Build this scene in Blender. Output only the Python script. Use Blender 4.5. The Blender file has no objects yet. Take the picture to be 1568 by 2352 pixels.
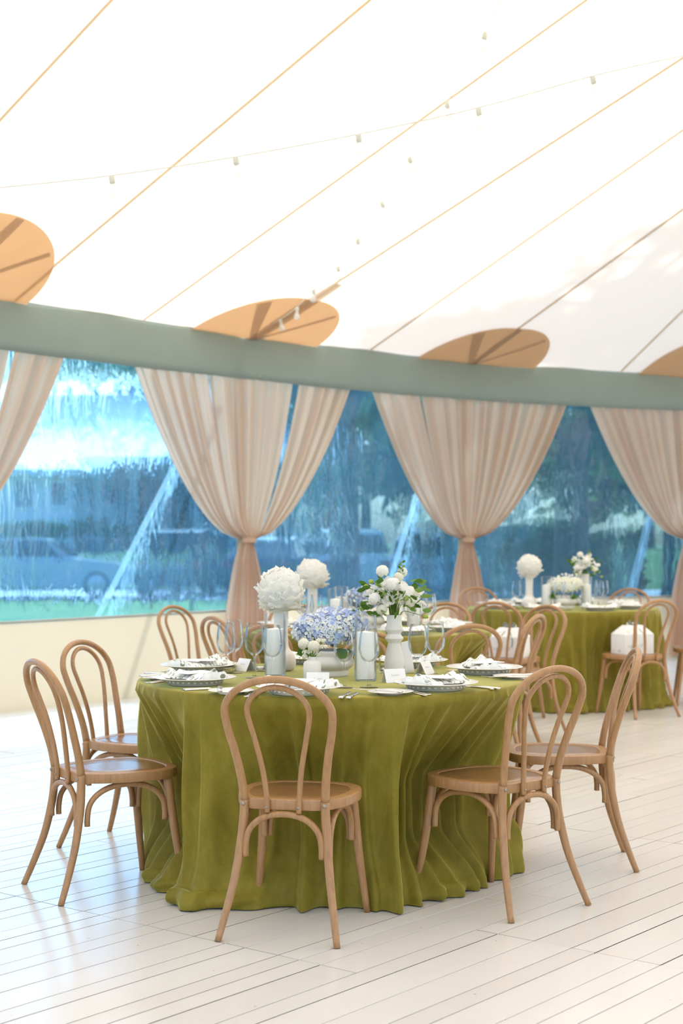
import bpy, bmesh, math, random
import numpy as np
from mathutils import Vector, Matrix

random.seed(7)
RNG = np.random.default_rng(11)
SC = bpy.context.scene
COL = SC.collection
PI = math.pi

# ------------------------------------------------------------------ camera
F_PX, CX, YH, CAM_H = 3500.0, 784.0, 1238.0, 1.33
cam_d = bpy.data.cameras.new('camera')
cam_d.sensor_fit = 'VERTICAL'
cam_d.sensor_height = 36.0
cam_d.sensor_width = 24.0
cam_d.lens = F_PX / 2352.0 * 36.0
cam_d.shift_y = (YH - 1176.0) / 2352.0
cam_d.clip_end = 400
cam_d.dof.use_dof = True
cam_d.dof.focus_distance = 5.55
cam_d.dof.aperture_fstop = 3.4
cam = bpy.data.objects.new('camera', cam_d)
COL.objects.link(cam)
cam.location = (0, 0, CAM_H)
cam.rotation_euler = (PI / 2, 0, 0)
SC.camera = cam

# ------------------------------------------------------------------ world, sun, exposure
w = bpy.data.worlds.new('world')
SC.world = w
w.use_nodes = True
wn = w.node_tree
wn.nodes.clear()
sky = wn.nodes.new('ShaderNodeTexSky')
sky.sky_type = 'NISHITA'
sky.sun_disc = False
sky.sun_elevation = math.radians(47)
sky.sun_rotation = math.radians(0)
sky.air_density = 1.0
sky.dust_density = 4.0
bg = wn.nodes.new('ShaderNodeBackground')
bg.inputs['Strength'].default_value = 0.32
wo = wn.nodes.new('ShaderNodeOutputWorld')
wn.links.new(sky.outputs[0], bg.inputs['Color'])
wn.links.new(bg.outputs[0], wo.inputs['Surface'])
sun_d = bpy.data.lights.new('sun', 'SUN')
sun_d.energy = 5.8
sun_d.angle = math.radians(0.6)
sun_d.color = (1.0, 0.92, 0.80)
sun = bpy.data.objects.new('sun', sun_d)
COL.objects.link(sun)
SUN_EL, SUN_AZ = math.radians(47), math.radians(4)      # azimuth measured from +Y towards +X
sdir = Vector((math.sin(SUN_AZ) * math.cos(SUN_EL), math.cos(SUN_AZ) * math.cos(SUN_EL), math.sin(SUN_EL)))
sun.rotation_euler = sdir.to_track_quat('Z', 'Y').to_euler()
sun.location = (0, 40, 40)
SC.view_settings.view_transform = 'Standard'
SC.view_settings.look = 'None'
SC.view_settings.gamma = 1.0
SC.view_settings.use_curve_mapping = False
SC.view_settings.exposure = 0.80
SC.cycles.max_bounces = 12
SC.cycles.diffuse_bounces = 6
SC.cycles.transparent_max_bounces = 24
SC.cycles.transmission_bounces = 12
SC.cycles.sample_clamp_indirect = 8.0
SC.cycles.use_denoising = True
SC.cycles.caustics_refractive = True


# ------------------------------------------------------------------ pixel helpers (camera level, looking +Y)
def at_z(x, y, z):
    """the point at height z seen at pixel x, y"""
    s = (y - YH) / (CAM_H - z)
    return Vector(((x - CX) / s, F_PX / s, z))


def at_d(x, y, d):
    s = F_PX / d
    return Vector(((x - CX) / s, d, CAM_H + (YH - y) / s))


def project(p):
    s = F_PX / max(p[1], 0.05)
    return CX + p[0] * s, YH - (p[2] - CAM_H) * s


# ------------------------------------------------------------------ material helpers
class NT:
    def __init__(self, name):
        self.m = bpy.data.materials.new(name)
        self.m.use_nodes = True
        self.t = self.m.node_tree
        self.t.nodes.clear()
        self.out = self.n('ShaderNodeOutputMaterial')

    def n(self, typ, **kw):
        nd = self.t.nodes.new(typ)
        for k, v in kw.items():
            setattr(nd, k, v)
        return nd

    def l(self, a, b):
        self.t.links.new(a, b)

    def setin(self, node, name, v):
        if hasattr(v, 'is_linked') or isinstance(v, bpy.types.NodeSocket):
            self.l(v, node.inputs[name])
        else:
            if isinstance(v, tuple) and len(v) == 3 and node.inputs[name].type == 'RGBA':
                v = (*v, 1)
            node.inputs[name].default_value = v

    def coords(self, kind='Object', scale=(1, 1, 1), loc=(0, 0, 0), rot=(0, 0, 0)):
        tc = self.n('ShaderNodeTexCoord')
        mp = self.n('ShaderNodeMapping')
        mp.inputs['Scale'].default_value = scale
        mp.inputs['Location'].default_value = loc
        mp.inputs['Rotation'].default_value = rot
        self.l(tc.outputs[kind], mp.inputs['Vector'])
        return mp.outputs[0]

    def noise(self, vec, scale=5, detail=3, rough=0.5, dist=0.0):
        nd = self.n('ShaderNodeTexNoise')
        nd.inputs['Scale'].default_value = scale
        nd.inputs['Detail'].default_value = detail
        nd.inputs['Roughness'].default_value = rough
        nd.inputs['Distortion'].default_value = dist
        if vec is not None:
            self.l(vec, nd.inputs['Vector'])
        return nd.outputs['Fac']

    def ramp(self, fac, stops):
        r = self.n('ShaderNodeValToRGB')
        el = r.color_ramp.elements
        while len(el) < len(stops):
            el.new(0.5)
        for e, (p, c) in zip(el, stops):
            e.position = p
            e.color = (*c, 1) if len(c) == 3 else c
        self.l(fac, r.inputs['Fac'])
        return r.outputs['Color']

    def mixc(self, fac, a, b, mode='MIX'):
        m = self.n('ShaderNodeMix', data_type='RGBA', blend_type=mode)
        for nm, v in ((0, fac), (6, a), (7, b)):
            if isinstance(v, bpy.types.NodeSocket):
                self.l(v, m.inputs[nm])
            elif nm == 0:
                m.inputs[0].default_value = v
            else:
                m.inputs[nm].default_value = (*v, 1)
        return m.outputs[2]

    def math(self, op, a, b=0.0):
        m = self.n('ShaderNodeMath', operation=op)
        for i, v in ((0, a), (1, b)):
            if isinstance(v, bpy.types.NodeSocket):
                self.l(v, m.inputs[i])
            else:
                m.inputs[i].default_value = v
        return m.outputs[0]

    def bump(self, h, strength=0.2, dist=0.01):
        b = self.n('ShaderNodeBump')
        b.inputs['Strength'].default_value = strength
        b.inputs['Distance'].default_value = dist
        self.l(h, b.inputs['Height'])
        return b.outputs[0]

    def principled(self, **kw):
        p = self.n('ShaderNodeBsdfPrincipled')
        names = dict(color='Base Color', rough='Roughness', metal='Metallic', normal='Normal', spec='Specular IOR Level',
                     sheen='Sheen Weight', sheen_rough='Sheen Roughness', sheen_tint='Sheen Tint', coat='Coat Weight',
                     coat_rough='Coat Roughness', trans='Transmission Weight', sss='Subsurface Weight',
                     emit='Emission Color', emit_s='Emission Strength')
        for k, v in kw.items():
            self.setin(p, names[k], v)
        return p.outputs[0]

    def finish(self, sh):
        self.l(sh, self.out.inputs['Surface'])
        return self.m

    def mixs(self, fac, a, b):
        m = self.n('ShaderNodeMixShader')
        if isinstance(fac, bpy.types.NodeSocket):
            self.l(fac, m.inputs[0])
        else:
            m.inputs[0].default_value = fac
        self.l(a, m.inputs[1])
        self.l(b, m.inputs[2])
        return m.outputs[0]

    def diffuse(self, c, normal=None):
        d = self.n('ShaderNodeBsdfDiffuse')
        self.setin(d, 'Color', c)
        if normal:
            self.l(normal, d.inputs['Normal'])
        return d.outputs[0]

    def translucent(self, c):
        d = self.n('ShaderNodeBsdfTranslucent')
        self.setin(d, 'Color', c)
        return d.outputs[0]

    def transparent(self, c):
        d = self.n('ShaderNodeBsdfTransparent')
        self.setin(d, 'Color', c)
        return d.outputs[0]

    def glossy(self, c, r, normal=None):
        d = self.n('ShaderNodeBsdfGlossy')
        self.setin(d, 'Color', c)
        d.inputs['Roughness'].default_value = r
        if normal:
            self.l(normal, d.inputs['Normal'])
        return d.outputs[0]

    def objrand(self):
        return self.n('ShaderNodeObjectInfo').outputs['Random']


M = {}


def plain(name, color, rough=0.5, var=0.12, vscale=6, **kw):
    t = NT(name)
    nz = t.noise(t.coords('Object'), vscale, 4)
    c = t.mixc(nz, tuple(x * (1 - var) for x in color), tuple(min(1, x * (1 + var)) for x in color))
    M[name] = t.finish(t.principled(color=c, rough=rough, **kw))
    return M[name]


def cloth_mat(name, diff, trl, fac, weave=0.0, transp=0.0, var=0.06):
    """a cloth that scatters light back and lets some through"""
    t = NT(name)
    nz = t.noise(t.coords('Object'), 3, 5)
    cd = t.mixc(nz, tuple(x * (1 - var) for x in diff), tuple(min(1, x * (1 + var)) for x in diff))
    sh = t.mixs(fac, t.diffuse(cd), t.translucent(trl))
    if transp:
        sh = t.mixs(transp, sh, t.transparent((1, 1, 1)))
    M[name] = t.finish(sh)
    return M[name]


# roof canvas, seams, patches
cloth_mat('canvas', (0.66, 0.635, 0.59), (0.60, 0.555, 0.49), 0.50, var=0.02)
cloth_mat('seam_tape', (0.70, 0.61, 0.50), (0.84, 0.73, 0.60), 0.60)
cloth_mat('patch', (0.52, 0.35, 0.20), (0.66, 0.44, 0.26), 0.60)
cloth_mat('strap', (0.50, 0.39, 0.29), (0.72, 0.60, 0.48), 0.6)
cloth_mat('valance', (0.36, 0.405, 0.37), (0.34, 0.40, 0.36), 0.30, var=0.05)
cloth_mat('skirt', (0.56, 0.515, 0.43), (0.47, 0.425, 0.35), 0.36, var=0.03)
cloth_mat('drape', (0.64, 0.445, 0.325), (0.75, 0.485, 0.335), 0.34, transp=0.02, var=0.05)
cloth_mat('webbing', (0.93, 0.93, 0.92), (0.95, 0.95, 0.95), 0.55)

# clear vinyl, wavy; sky reflection and white balance put into its blue
t = NT('vinyl')
co = t.coords('Object', scale=(1.0, 1.0, 0.22))
h1 = t.noise(co, 7, 4, 0.6, 0.6)
h2 = t.noise(t.coords('Object', scale=(1, 1, 0.35)), 1.3, 2)
hh = t.math('ADD', h1, t.math('MULTIPLY', h2, 2.0))
bn = t.bump(hh, 1.0, 0.05)
rf = t.n('ShaderNodeBsdfRefraction')
rf.inputs['Color'].default_value = (0.27, 0.60, 1.0, 1)
rf.inputs['IOR'].default_value = 1.06
rf.inputs['Roughness'].default_value = 0.02
t.l(bn, rf.inputs['Normal'])
base = t.mixs(0.55, t.transparent((0.30, 0.63, 1.0)), rf.outputs[0])
base = t.mixs(0.09, base, t.translucent((0.13, 0.47, 1.0)))  # blue haze stands in for sky reflected on the vinyl
M['vinyl'] = t.finish(t.mixs(0.045, base, t.glossy((1, 1, 1), 0.08, bn)))

# bentwood
t = NT('bentwood')
g = t.noise(t.coords('Object', scale=(1, 1, 0.09)), 85, 5, 0.6, 0.4)
b2 = t.noise(t.coords('Object'), 7, 3)
c = t.ramp(g, [(0.3, (0.29, 0.143, 0.052)), (0.55, (0.42, 0.218, 0.083)), (0.75, (0.50, 0.275, 0.118))])
c = t.mixc(t.math('MULTIPLY', b2, 0.55), c, (0.345, 0.185, 0.08))
rv = t.objrand()
c = t.mixc(t.math('MULTIPLY', rv, 0.25), c, (0.44, 0.24, 0.105))
M['bentwood'] = t.finish(t.principled(color=c, rough=0.38, normal=t.bump(g, 0.12, 0.002), coat=0.12, coat_rough=0.25))
t = NT('seat_wood')
g = t.noise(t.coords('Object', scale=(0.10, 1, 1)), 60, 5, 0.6, 0.3)
c = t.ramp(g, [(0.3, (0.225, 0.110, 0.044)), (0.7, (0.315, 0.158, 0.066))])
M['seat_wood'] = t.finish(t.principled(color=c, rough=0.28, normal=t.bump(g, 0.06, 0.001), coat=0.25, coat_rough=0.2))
plain('bolt', (0.36, 0.31, 0.24), 0.4, metal=0.9)

# velvet
t = NT('velvet')
nz = t.noise(t.coords('Object', scale=(1, 1, 0.45)), 9, 6, 0.7, 0.3)
nf = t.noise(t.coords('Object', scale=(1, 1, 0.6)), 28, 4, 0.6)
c = t.ramp(nz, [(0.3, (0.165, 0.129, 0.011)), (0.5, (0.232, 0.182, 0.020)), (0.72, (0.31, 0.246, 0.040))])
c = t.mixc(t.math('MULTIPLY', nf, 0.3), c, (0.17, 0.14, 0.010))
M['velvet'] = t.finish(t.principled(color=c, rough=0.62, sheen=0.85, sheen_rough=0.30, sheen_tint=(0.84, 0.78, 0.26), spec=0.2,
                                    normal=t.bump(nf, 0.10, 0.004)))

# floor paint
t = NT('white_paint')
rv = t.objrand()
nz = t.noise(t.coords('Object'), 3.0, 5, 0.6)
geo = t.n('ShaderNodeNewGeometry').outputs['Position']
chip = t.noise(geo, 34.0, 3, 0.55)
chipm = t.ramp(chip, [(0.735, (0, 0, 0)), (0.76, (1, 1, 1))])
smud = t.noise(geo, 1.6, 5, 0.6)
c = t.mixc(rv, (0.68, 0.65, 0.60), (0.73, 0.705, 0.66))
c = t.mixc(t.ramp(smud, [(0.4, (0, 0, 0)), (0.8, (0.4, 0.4, 0.4))]), c, (0.60, 0.565, 0.515))
c = t.mixc(chipm, c, (0.25, 0.19, 0.13))
r = 0.24
M['white_paint'] = t.finish(t.principled(color=c, rough=r))
plain('seam_grime', (0.26, 0.21, 0.155), 0.9, 0.3, 9)
plain('gap_dirt', (0.035, 0.026, 0.018), 0.95)

# tableware
t = NT('porcelain')
M['porcelain'] = t.finish(t.principled(color=(0.86, 0.84, 0.79), rough=0.18))
t = NT('porcelain_shaded')
M['porcelain_shaded'] = t.finish(t.principled(color=(0.78, 0.75, 0.67), rough=0.3))  # porcelain darkened to hold the shadow under the rim
plain('ceramic', (0.80, 0.765, 0.70), 0.62, 0.04, 14)
plain('wax', (0.93, 0.91, 0.84), 0.5, 0.03, 9, sss=0.0)
plain('card', (0.86, 0.845, 0.81), 0.7, 0.02, 20)
plain('ink', (0.42, 0.42, 0.40), 0.8, 0.0)
t = NT('silver')
M['silver'] = t.finish(t.principled(color=(0.70, 0.68, 0.64), metal=1.0, rough=0.16))
t = NT('glass')
lw = t.n('ShaderNodeLayerWeight')
lw.inputs['Blend'].default_value = 0.20
fr = t.math('MULTIPLY', lw.outputs['Fresnel'], 0.60)
edge = t.n('ShaderNodeLayerWeight')
edge.inputs['Blend'].default_value = 0.28
ec = t.mixc(edge.outputs['Facing'], (0.992, 0.992, 0.99), (0.87, 0.90, 0.92))
M['glass'] = t.finish(t.mixs(fr, t.transparent(ec), t.glossy((0.95, 0.97, 1.0), 0.02)))
t = NT('napkin')
co = t.coords('Object')
vo = t.n('ShaderNodeTexVoronoi')
vo.inputs['Scale'].default_value = 80
mp = t.n('ShaderNodeMapping')
mp.inputs['Scale'].default_value = (1.35, 0.34, 0.5)
mp.inputs['Rotation'].default_value = (0, 0, 0.7)
t.l(co, mp.inputs[0])
t.l(mp.outputs[0], vo.inputs['Vector'])
vo2 = t.n('ShaderNodeTexVoronoi')
vo2.inputs['Scale'].default_value = 80
mp2 = t.n('ShaderNodeMapping')
mp2.inputs['Scale'].default_value = (1.35, 0.34, 0.5)
mp2.inputs['Rotation'].default_value = (0, 0, -0.5)
t.l(co, mp2.inputs[0])
t.l(mp2.outputs[0], vo2.inputs['Vector'])
f1 = t.ramp(vo.outputs['Distance'], [(0.33, (1, 1, 1)), (0.40, (0, 0, 0))])
f2 = t.ramp(vo2.outputs['Distance'], [(0.36, (1, 1, 1)), (0.42, (0, 0, 0))])
msk = t.noise(co, 17, 2)
mk = t.ramp(msk, [(0.42, (0, 0, 0)), (0.5, (1, 1, 1))])
ff = t.mixc(mk, f2, f1)
c = t.mixc(ff, (0.84, 0.83, 0.79), (0.22, 0.245, 0.15))
M['napkin'] = t.finish(t.principled(color=c, rough=0.85))


# flowers
def petal_mat(name, c1, c2, trl=0.35):
    t = NT(name)
    nz = t.noise(t.coords('Object'), 40, 3)
    c = t.mixc(nz, c1, c2)
    M[name] = t.finish(t.mixs(trl, t.diffuse(c), t.translucent(c)))


petal_mat('peony_white', (0.97, 0.955, 0.90), (0.985, 0.975, 0.94), 0.5)
petal_mat('cream_petal', (0.90, 0.86, 0.70), (0.95, 0.93, 0.84), 0.40)
petal_mat('hyd_blue', (0.36, 0.46, 0.78), (0.58, 0.66, 0.88), 0.3)
petal_mat('hyd_gap_shade', (0.20, 0.27, 0.40), (0.34, 0.42, 0.52), 0.2)  # bluish shadow between florets, put into the core colour
petal_mat('hyd_pale', (0.74, 0.80, 0.88), (0.86, 0.88, 0.90), 0.3)
petal_mat('hyd_cream', (0.86, 0.86, 0.70), (0.92, 0.92, 0.82), 0.3)
petal_mat('bud_green', (0.42, 0.52, 0.10), (0.55, 0.62, 0.2), 0.3)
petal_mat('leaf_green', (0.055, 0.13, 0.022), (0.11, 0.22, 0.04), 0.25)
petal_mat('leaf_light', (0.16, 0.27, 0.06), (0.26, 0.40, 0.10), 0.3)

# string lights
t = NT('bulb_glass')
M['bulb_glass'] = t.finish(t.mixs(0.45, t.transparent((0.97, 0.97, 0.97)), t.principled(color=(0.86, 0.86, 0.85), rough=0.05)))
cloth_mat('white_cord', (0.85, 0.83, 0.78), (0.85, 0.83, 0.78), 0.5)

# outdoors
def leafy(name, c1, c2, trl=0.3):
    t = NT(name)
    nz = t.noise(t.coords('Object'), 1.7, 4)
    c = t.mixc(t.ramp(nz, [(0.35, (0, 0, 0)), (0.65, (1, 1, 1))]), c1, c2)
    M[name] = t.finish(t.mixs(trl, t.diffuse(c), t.translucent(c)))


leafy('tree_leaf', (0.05, 0.11, 0.045), (0.15, 0.26, 0.08), 0.45)
leafy('tree_leaf_light', (0.12, 0.22, 0.08), (0.30, 0.44, 0.15), 0.5)
leafy('hedge_leaf', (0.03, 0.085, 0.025), (0.07, 0.16, 0.05))
leafy('cypress_leaf', (0.03, 0.06, 0.03), (0.055, 0.10, 0.05))
plain('bark', (0.10, 0.08, 0.065), 0.9, 0.4, 5)
t = NT('grass')
geo = t.n('ShaderNodeNewGeometry').outputs['Position']
nz = t.noise(geo, 0.6, 5)
nf = t.noise(geo, 14, 4)
c = t.ramp(nz, [(0.3, (0.055, 0.12, 0.03)), (0.7, (0.13, 0.22, 0.06))])
c = t.mixc(t.math('MULTIPLY', nf, 0.5), c, (0.18, 0.25, 0.09))
M['grass'] = t.finish(t.principled(color=c, rough=0.9, spec=0.1))
plain('asphalt', (0.42, 0.40, 0.40), 0.9, 0.15, 2)
plain('stucco', (0.86, 0.84, 0.80), 0.9, 0.06, 2)
plain('roof_metal', (0.92, 0.92, 0.91), 0.6, 0.04, 1)
plain('dark_glass', (0.03, 0.04, 0.05), 0.1, 0.0)
plain('tyre', (0.02, 0.02, 0.022), 0.8, 0.1)
plain('wheel_rim', (0.55, 0.55, 0.56), 0.3, 0.05, metal=0.8)
plain('car_silver', (0.50, 0.53, 0.57), 0.25, 0.02, coat=0.6)
plain('car_dark', (0.05, 0.055, 0.065), 0.25, 0.02, coat=0.6)
plain('car_white', (0.82, 0.82, 0.82), 0.25, 0.02, coat=0.6)
plain('lamp_red', (0.35, 0.02, 0.02), 0.3, 0.0)
plain('post_paint', (0.05, 0.055, 0.06), 0.7)
plain('tent_pole', (0.52, 0.36, 0.20), 0.5, 0.2)


# ------------------------------------------------------------------ object helpers
def link(o, parent=None):
    COL.objects.link(o)
    if parent is not None:
        o.parent = parent
    return o


def mesh_obj(name, vf, mat, parent=None, smooth=True, autosmooth=None, loc=None, matidx=None):
    v, f = vf
    me = bpy.data.meshes.new(name)
    me.from_pydata([tuple(p) for p in v], [], [tuple(int(i) for i in q) for q in f])
    mats = mat if isinstance(mat, (list, tuple)) else [mat]
    for mm in mats:
        me.materials.append(M[mm])
    if matidx is not None:
        me.polygons.foreach_set('material_index', np.asarray(matidx, dtype=np.int32))
    if smooth:
        me.polygons.foreach_set('use_smooth', np.ones(len(me.polygons), dtype=bool))
    if autosmooth:
        me.set_sharp_from_angle(angle=math.radians(autosmooth))
    me.update()
    o = bpy.data.objects.new(name, me)
    if loc is not None:
        o.location = loc
    return link(o, parent)


def empty(name, loc=(0, 0, 0), rz=0.0):
    o = bpy.data.objects.new(name, None)
    o.empty_display_size = 0.1
    o.location = loc
    o.rotation_euler = (0, 0, rz)
    return link(o)


def tag(o, label, cat, group=None):
    o['label'] = label
    o['category'] = cat
    if group:
        o['group'] = group
    return o


def struct(o):
    o['kind'] = 'structure'
    return o


def copy_tree(o, parent=None):
    c = o.copy()
    link(c)
    c.parent = parent
    for ch in o.children:
        copy_tree(ch, c)
    return c


def join(*vfs):
    V, Fs = [], []
    for v, f in vfs:
        n = len(V)
        V += [tuple(p) for p in v]
        Fs += [tuple(i + n for i in q) for q in f]
    return V, Fs


def xf(vf, mat):
    return [tuple(mat @ Vector(p)) for p in vf[0]], vf[1]


def catmull(pts, n=6, closed=False):
    P = [np.array(p, float) for p in pts]
    out = []
    m = len(P)
    rng = range(m if closed else m - 1)
    for i in rng:
        p0 = P[(i - 1) % m] if (closed or i > 0) else 2 * P[0] - P[1]
        p1 = P[i]
        p2 = P[(i + 1) % m]
        p3 = P[(i + 2) % m] if (closed or i + 2 < m) else 2 * P[-1] - P[-2]
        for k in range(n):
            u = k / n
            out.append(0.5 * ((2 * p1) + (-p0 + p2) * u + (2 * p0 - 5 * p1 + 4 * p2 - p3) * u * u + (-p0 + 3 * p1 - 3 * p2 + p3) * u ** 3))
    if not closed:
        out.append(P[-1])
    return out


def tube(pts, rad, seg=10, caps=True):
    """pts list of xyz, rad number or list"""
    P = [Vector(p[:3]) for p in pts]
    n = len(P)
    R = [rad] * n if isinstance(rad, (int, float)) else list(rad)
    T = []
    for i in range(n):
        a = P[max(i - 1, 0)]
        b = P[min(i + 1, n - 1)]
        d = (b - a)
        T.append(d.normalized() if d.length > 1e-9 else Vector((0, 0, 1)))
    ref = Vector((0, 0, 1)) if abs(T[0].z) < 0.9 else Vector((1, 0, 0))
    N = (ref - T[0] * ref.dot(T[0])).normalized()
    V, Fs = [], []
    for i in range(n):
        N = (N - T[i] * N.dot(T[i]))
        N.normalize()
        B = T[i].cross(N)
        for k in range(seg):
            a = 2 * PI * k / seg
            V.append(P[i] + (N * math.cos(a) + B * math.sin(a)) * R[i])
    for i in range(n - 1):
        for k in range(seg):
            a = i * seg + k
            b = i * seg + (k + 1) % seg
            Fs.append((a, b, b + seg, a + seg))
    if caps:
        V.append(P[0]); V.append(P[-1])
        c0, c1 = len(V) - 2, len(V) - 1
        for k in range(seg):
            Fs.append((c0, (k + 1) % seg, k))
            o = (n - 1) * seg
            Fs.append((c1, o + k, o + (k + 1) % seg))
    return V, Fs


def ctube(pts4, seg=10, n=6):
    """catmull tube through (x,y,z,r)"""
    q = catmull(pts4, n)
    return tube([p[:3] for p in q], [p[3] for p in q], seg)


def lathe(prof, seg=32, wob=None):
    V, Fs = [], []
    n = len(prof)
    for i, (r, z) in enumerate(prof):
        for k in range(seg):
            a = 2 * PI * k / seg
            rr = r * (1 + (wob(a, i) if wob else 0))
            V.append((rr * math.cos(a), rr * math.sin(a), z))
    for i in range(n - 1):
        for k in range(seg):
            a = i * seg + k
            b = i * seg + (k + 1) % seg
            Fs.append((a, b, b + seg, a + seg))
    if prof[0][0] > 1e-6:
        Fs.append(tuple(range(seg - 1, -1, -1)))
    if prof[-1][0] > 1e-6:
        Fs.append(tuple((n - 1) * seg + k for k in range(seg)))
    return V, Fs


def open_lathe(prof, seg=32):
    v, f = lathe(prof, seg)
    return v, [q for q in f if len(q) == 4]


def box(x0, x1, y0, y1, z0, z1):
    V = [(x, y, z) for z in (z0, z1) for y in (y0, y1) for x in (x0, x1)]
    Fs = [(0, 2, 3, 1), (4, 5, 7, 6), (0, 1, 5, 4), (2, 6, 7, 3), (0, 4, 6, 2), (1, 3, 7, 5)]
    return V, Fs


def bevbox(x0, x1, y0, y1, z0, z1, b=0.01):
    bm = bmesh.new()
    v, f = box(x0, x1, y0, y1, z0, z1)
    vs = [bm.verts.new(p) for p in v]
    for q in f:
        bm.faces.new([vs[i] for i in q])
    bmesh.ops.bevel(bm, geom=bm.edges[:], offset=b, segments=2, affect='EDGES', profile=0.5)
    bm.verts.ensure_lookup_table()
    r = [tuple(vv.co) for vv in bm.verts], [tuple(x.index for x in ff.verts) for ff in bm.faces]
    bm.verts.index_update()
    r = [tuple(vv.co) for vv in bm.verts], [tuple(x.index for x in ff.verts) for ff in bm.faces]
    bm.free()
    return r


def grid(nu, nv, fn, closed_u=False):
    V = [tuple(fn(i / (nu if closed_u else nu - 1), j / (nv - 1))) for j in range(nv) for i in range(nu)]
    Fs = []
    for j in range(nv - 1):
        for i in range(nu if closed_u else nu - 1):
            a = j * nu + i
            b = j * nu + (i + 1) % nu
            Fs.append((a, b, b + nu, a + nu))
    return V, Fs


# ordinal labels, set at the end from left to right in the picture
PENDING = {}


def later(o, key, pos, fmt, cat, group):
    """fmt holds {o}: 'third' ... from the left"""
    PENDING.setdefault(key, []).append((project(pos)[0], o, fmt))
    o['category'] = cat
    o['group'] = group


ORD = ['first', 'second', 'third', 'fourth', 'fifth', 'sixth', 'seventh', 'eighth', 'ninth', 'tenth', 'eleventh', 'twelfth',
       'thirteenth', 'fourteenth', 'fifteenth', 'sixteenth', 'seventeenth', 'eighteenth', 'nineteenth', 'twentieth',
       'twenty-first', 'twenty-second', 'twenty-third', 'twenty-fourth']


def settle_labels():
    for key, lst in PENDING.items():
        lst.sort(key=lambda q: q[0])
        for i, (x, o, fmt) in enumerate(lst):
            wd = 'leftmost' if i == 0 else ('rightmost' if i == len(lst) - 1 else ORD[i] + ' from left')
            o['label'] = fmt.replace('{o}', wd)


# ------------------------------------------------------------------ tent plan
Z_EAVE, Z_VAL = 3.15, 2.77
POLES = [(-6.1, -2.6), (-6.1, -1.2), (-6.1, 0.4), (-5.95, 2.8), (-5.4, 5.5), (-4.45, 8.35), (-2.92, 11.06), (-0.808, 13.725), (1.33, 15.72), (3.95, 17.08),
         (6.9, 17.7), (10.0, 17.4), (12.8, 15.6), (14.4, 12.6), (14.8, 9.0), (14.8, 5.0), (14.8, 2.0), (14.8, -0.6), (14.8, -2.6)]
IP1 = 6                                            # index of the pole at the left of the picture
# eave stations: each pole and each bay middle
ST = []
for i, p in enumerate(POLES):
    ST.append(np.array(p))
    if i + 1 < len(POLES):
        q = POLES[i + 1]
        fr = 0.65 if i == 8 else 0.5
        ST.append(np.array(p) * (1 - fr) + np.array(q) * fr)
NS = len(ST)
# the roof cloth has its own rhythm of seams beside the left pole
ST[2 * IP1 - 1], ST[2 * IP1], ST[2 * IP1 + 1] = np.array((-3.3, 10.4)), np.array((-2.497, 11.59)), np.array((-1.65, 12.66))


def st_normal(k):
    a = ST[max(k - 1, 0)]
    b = ST[min(k + 1, NS - 1)]
    d = (b - a) / np.linalg.norm(b - a)
    return np.array((d[1], -d[0]))


NRM = [st_normal(k) for k in range(NS)]
KP1 = 2 * IP1
SLOPE = {KP1 - 2: 0.74, KP1 - 1: 0.675, KP1: 0.51, KP1 + 1: 0.42, KP1 + 2: 0.362, KP1 + 3: 0.398, KP1 + 4: 0.372, KP1 + 5: 0.52, KP1 + 6: 0.5, KP1 + 7: 0.5}
NRM[KP1 - 1] = np.array((0.866, -0.5))
NRM[KP1] = np.array((0.829, -0.559))
NRM[KP1 + 1] = np.array((0.784, -0.62))
NRM[KP1 + 2] = np.array((0.735, -0.678))
NRM[KP1 + 3] = np.array((0.68, -0.73))
NRM[KP1 + 4] = np.array((0.574, -0.819))
NRM[KP1 + 5] = np.array((0.465, -0.885))


def ridge(k):
    p = ST[k]
    u = (k - (KP1 - 6)) / 16.0
    if k < KP1 - 6:
        return np.array((3.5, p[1], 7.0))
    if u <= 1:
        a = PI * (1 - u)
        return np.array((4.6 + 1.1 * math.cos(a), 4.0 + 2.2 * math.sin(a), 7.0))
    return np.array((5.7, min(p[1], 4.0), 7.0))


TJ = 5.0


def seam_pt(k, t):
    s, n = ST[k], NRM[k]
    m = SLOPE.get(k, 0.55)
    tt = min(t, TJ)
    p = np.array((s[0] + n[0] * tt, s[1] + n[1] * tt, Z_EAVE + m * tt))
    if t > TJ:
        r = ridge(k)
        u = t - TJ
        p = p * (1 - u) + r * u
    return p


def roof_pt(kf, t):
    k = max(0, min(NS - 2, int(math.floor(kf))))
    u = kf - k
    a, b = seam_pt(k, t), seam_pt(k + 1, t)
    return a * (1 - u) + b * u


def bay_pt(i, a):
    """point on the eave at arc length a from pole i (a<0 towards the previous pole)"""
    p = np.array(POLES[i])
    q = np.array(POLES[i + 1] if a >= 0 else POLES[i - 1])
    d = (q - p) / np.linalg.norm(q - p)
    return p + d * abs(a)


def bay_in(i, a):
    p = np.array(POLES[i])
    if a >= 0:
        d = np.array(POLES[i + 1]) - p
    else:
        d = p - np.array(POLES[i - 1])
    d = d / np.linalg.norm(d)
    return np.array((d[1], -d[0]))


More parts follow.
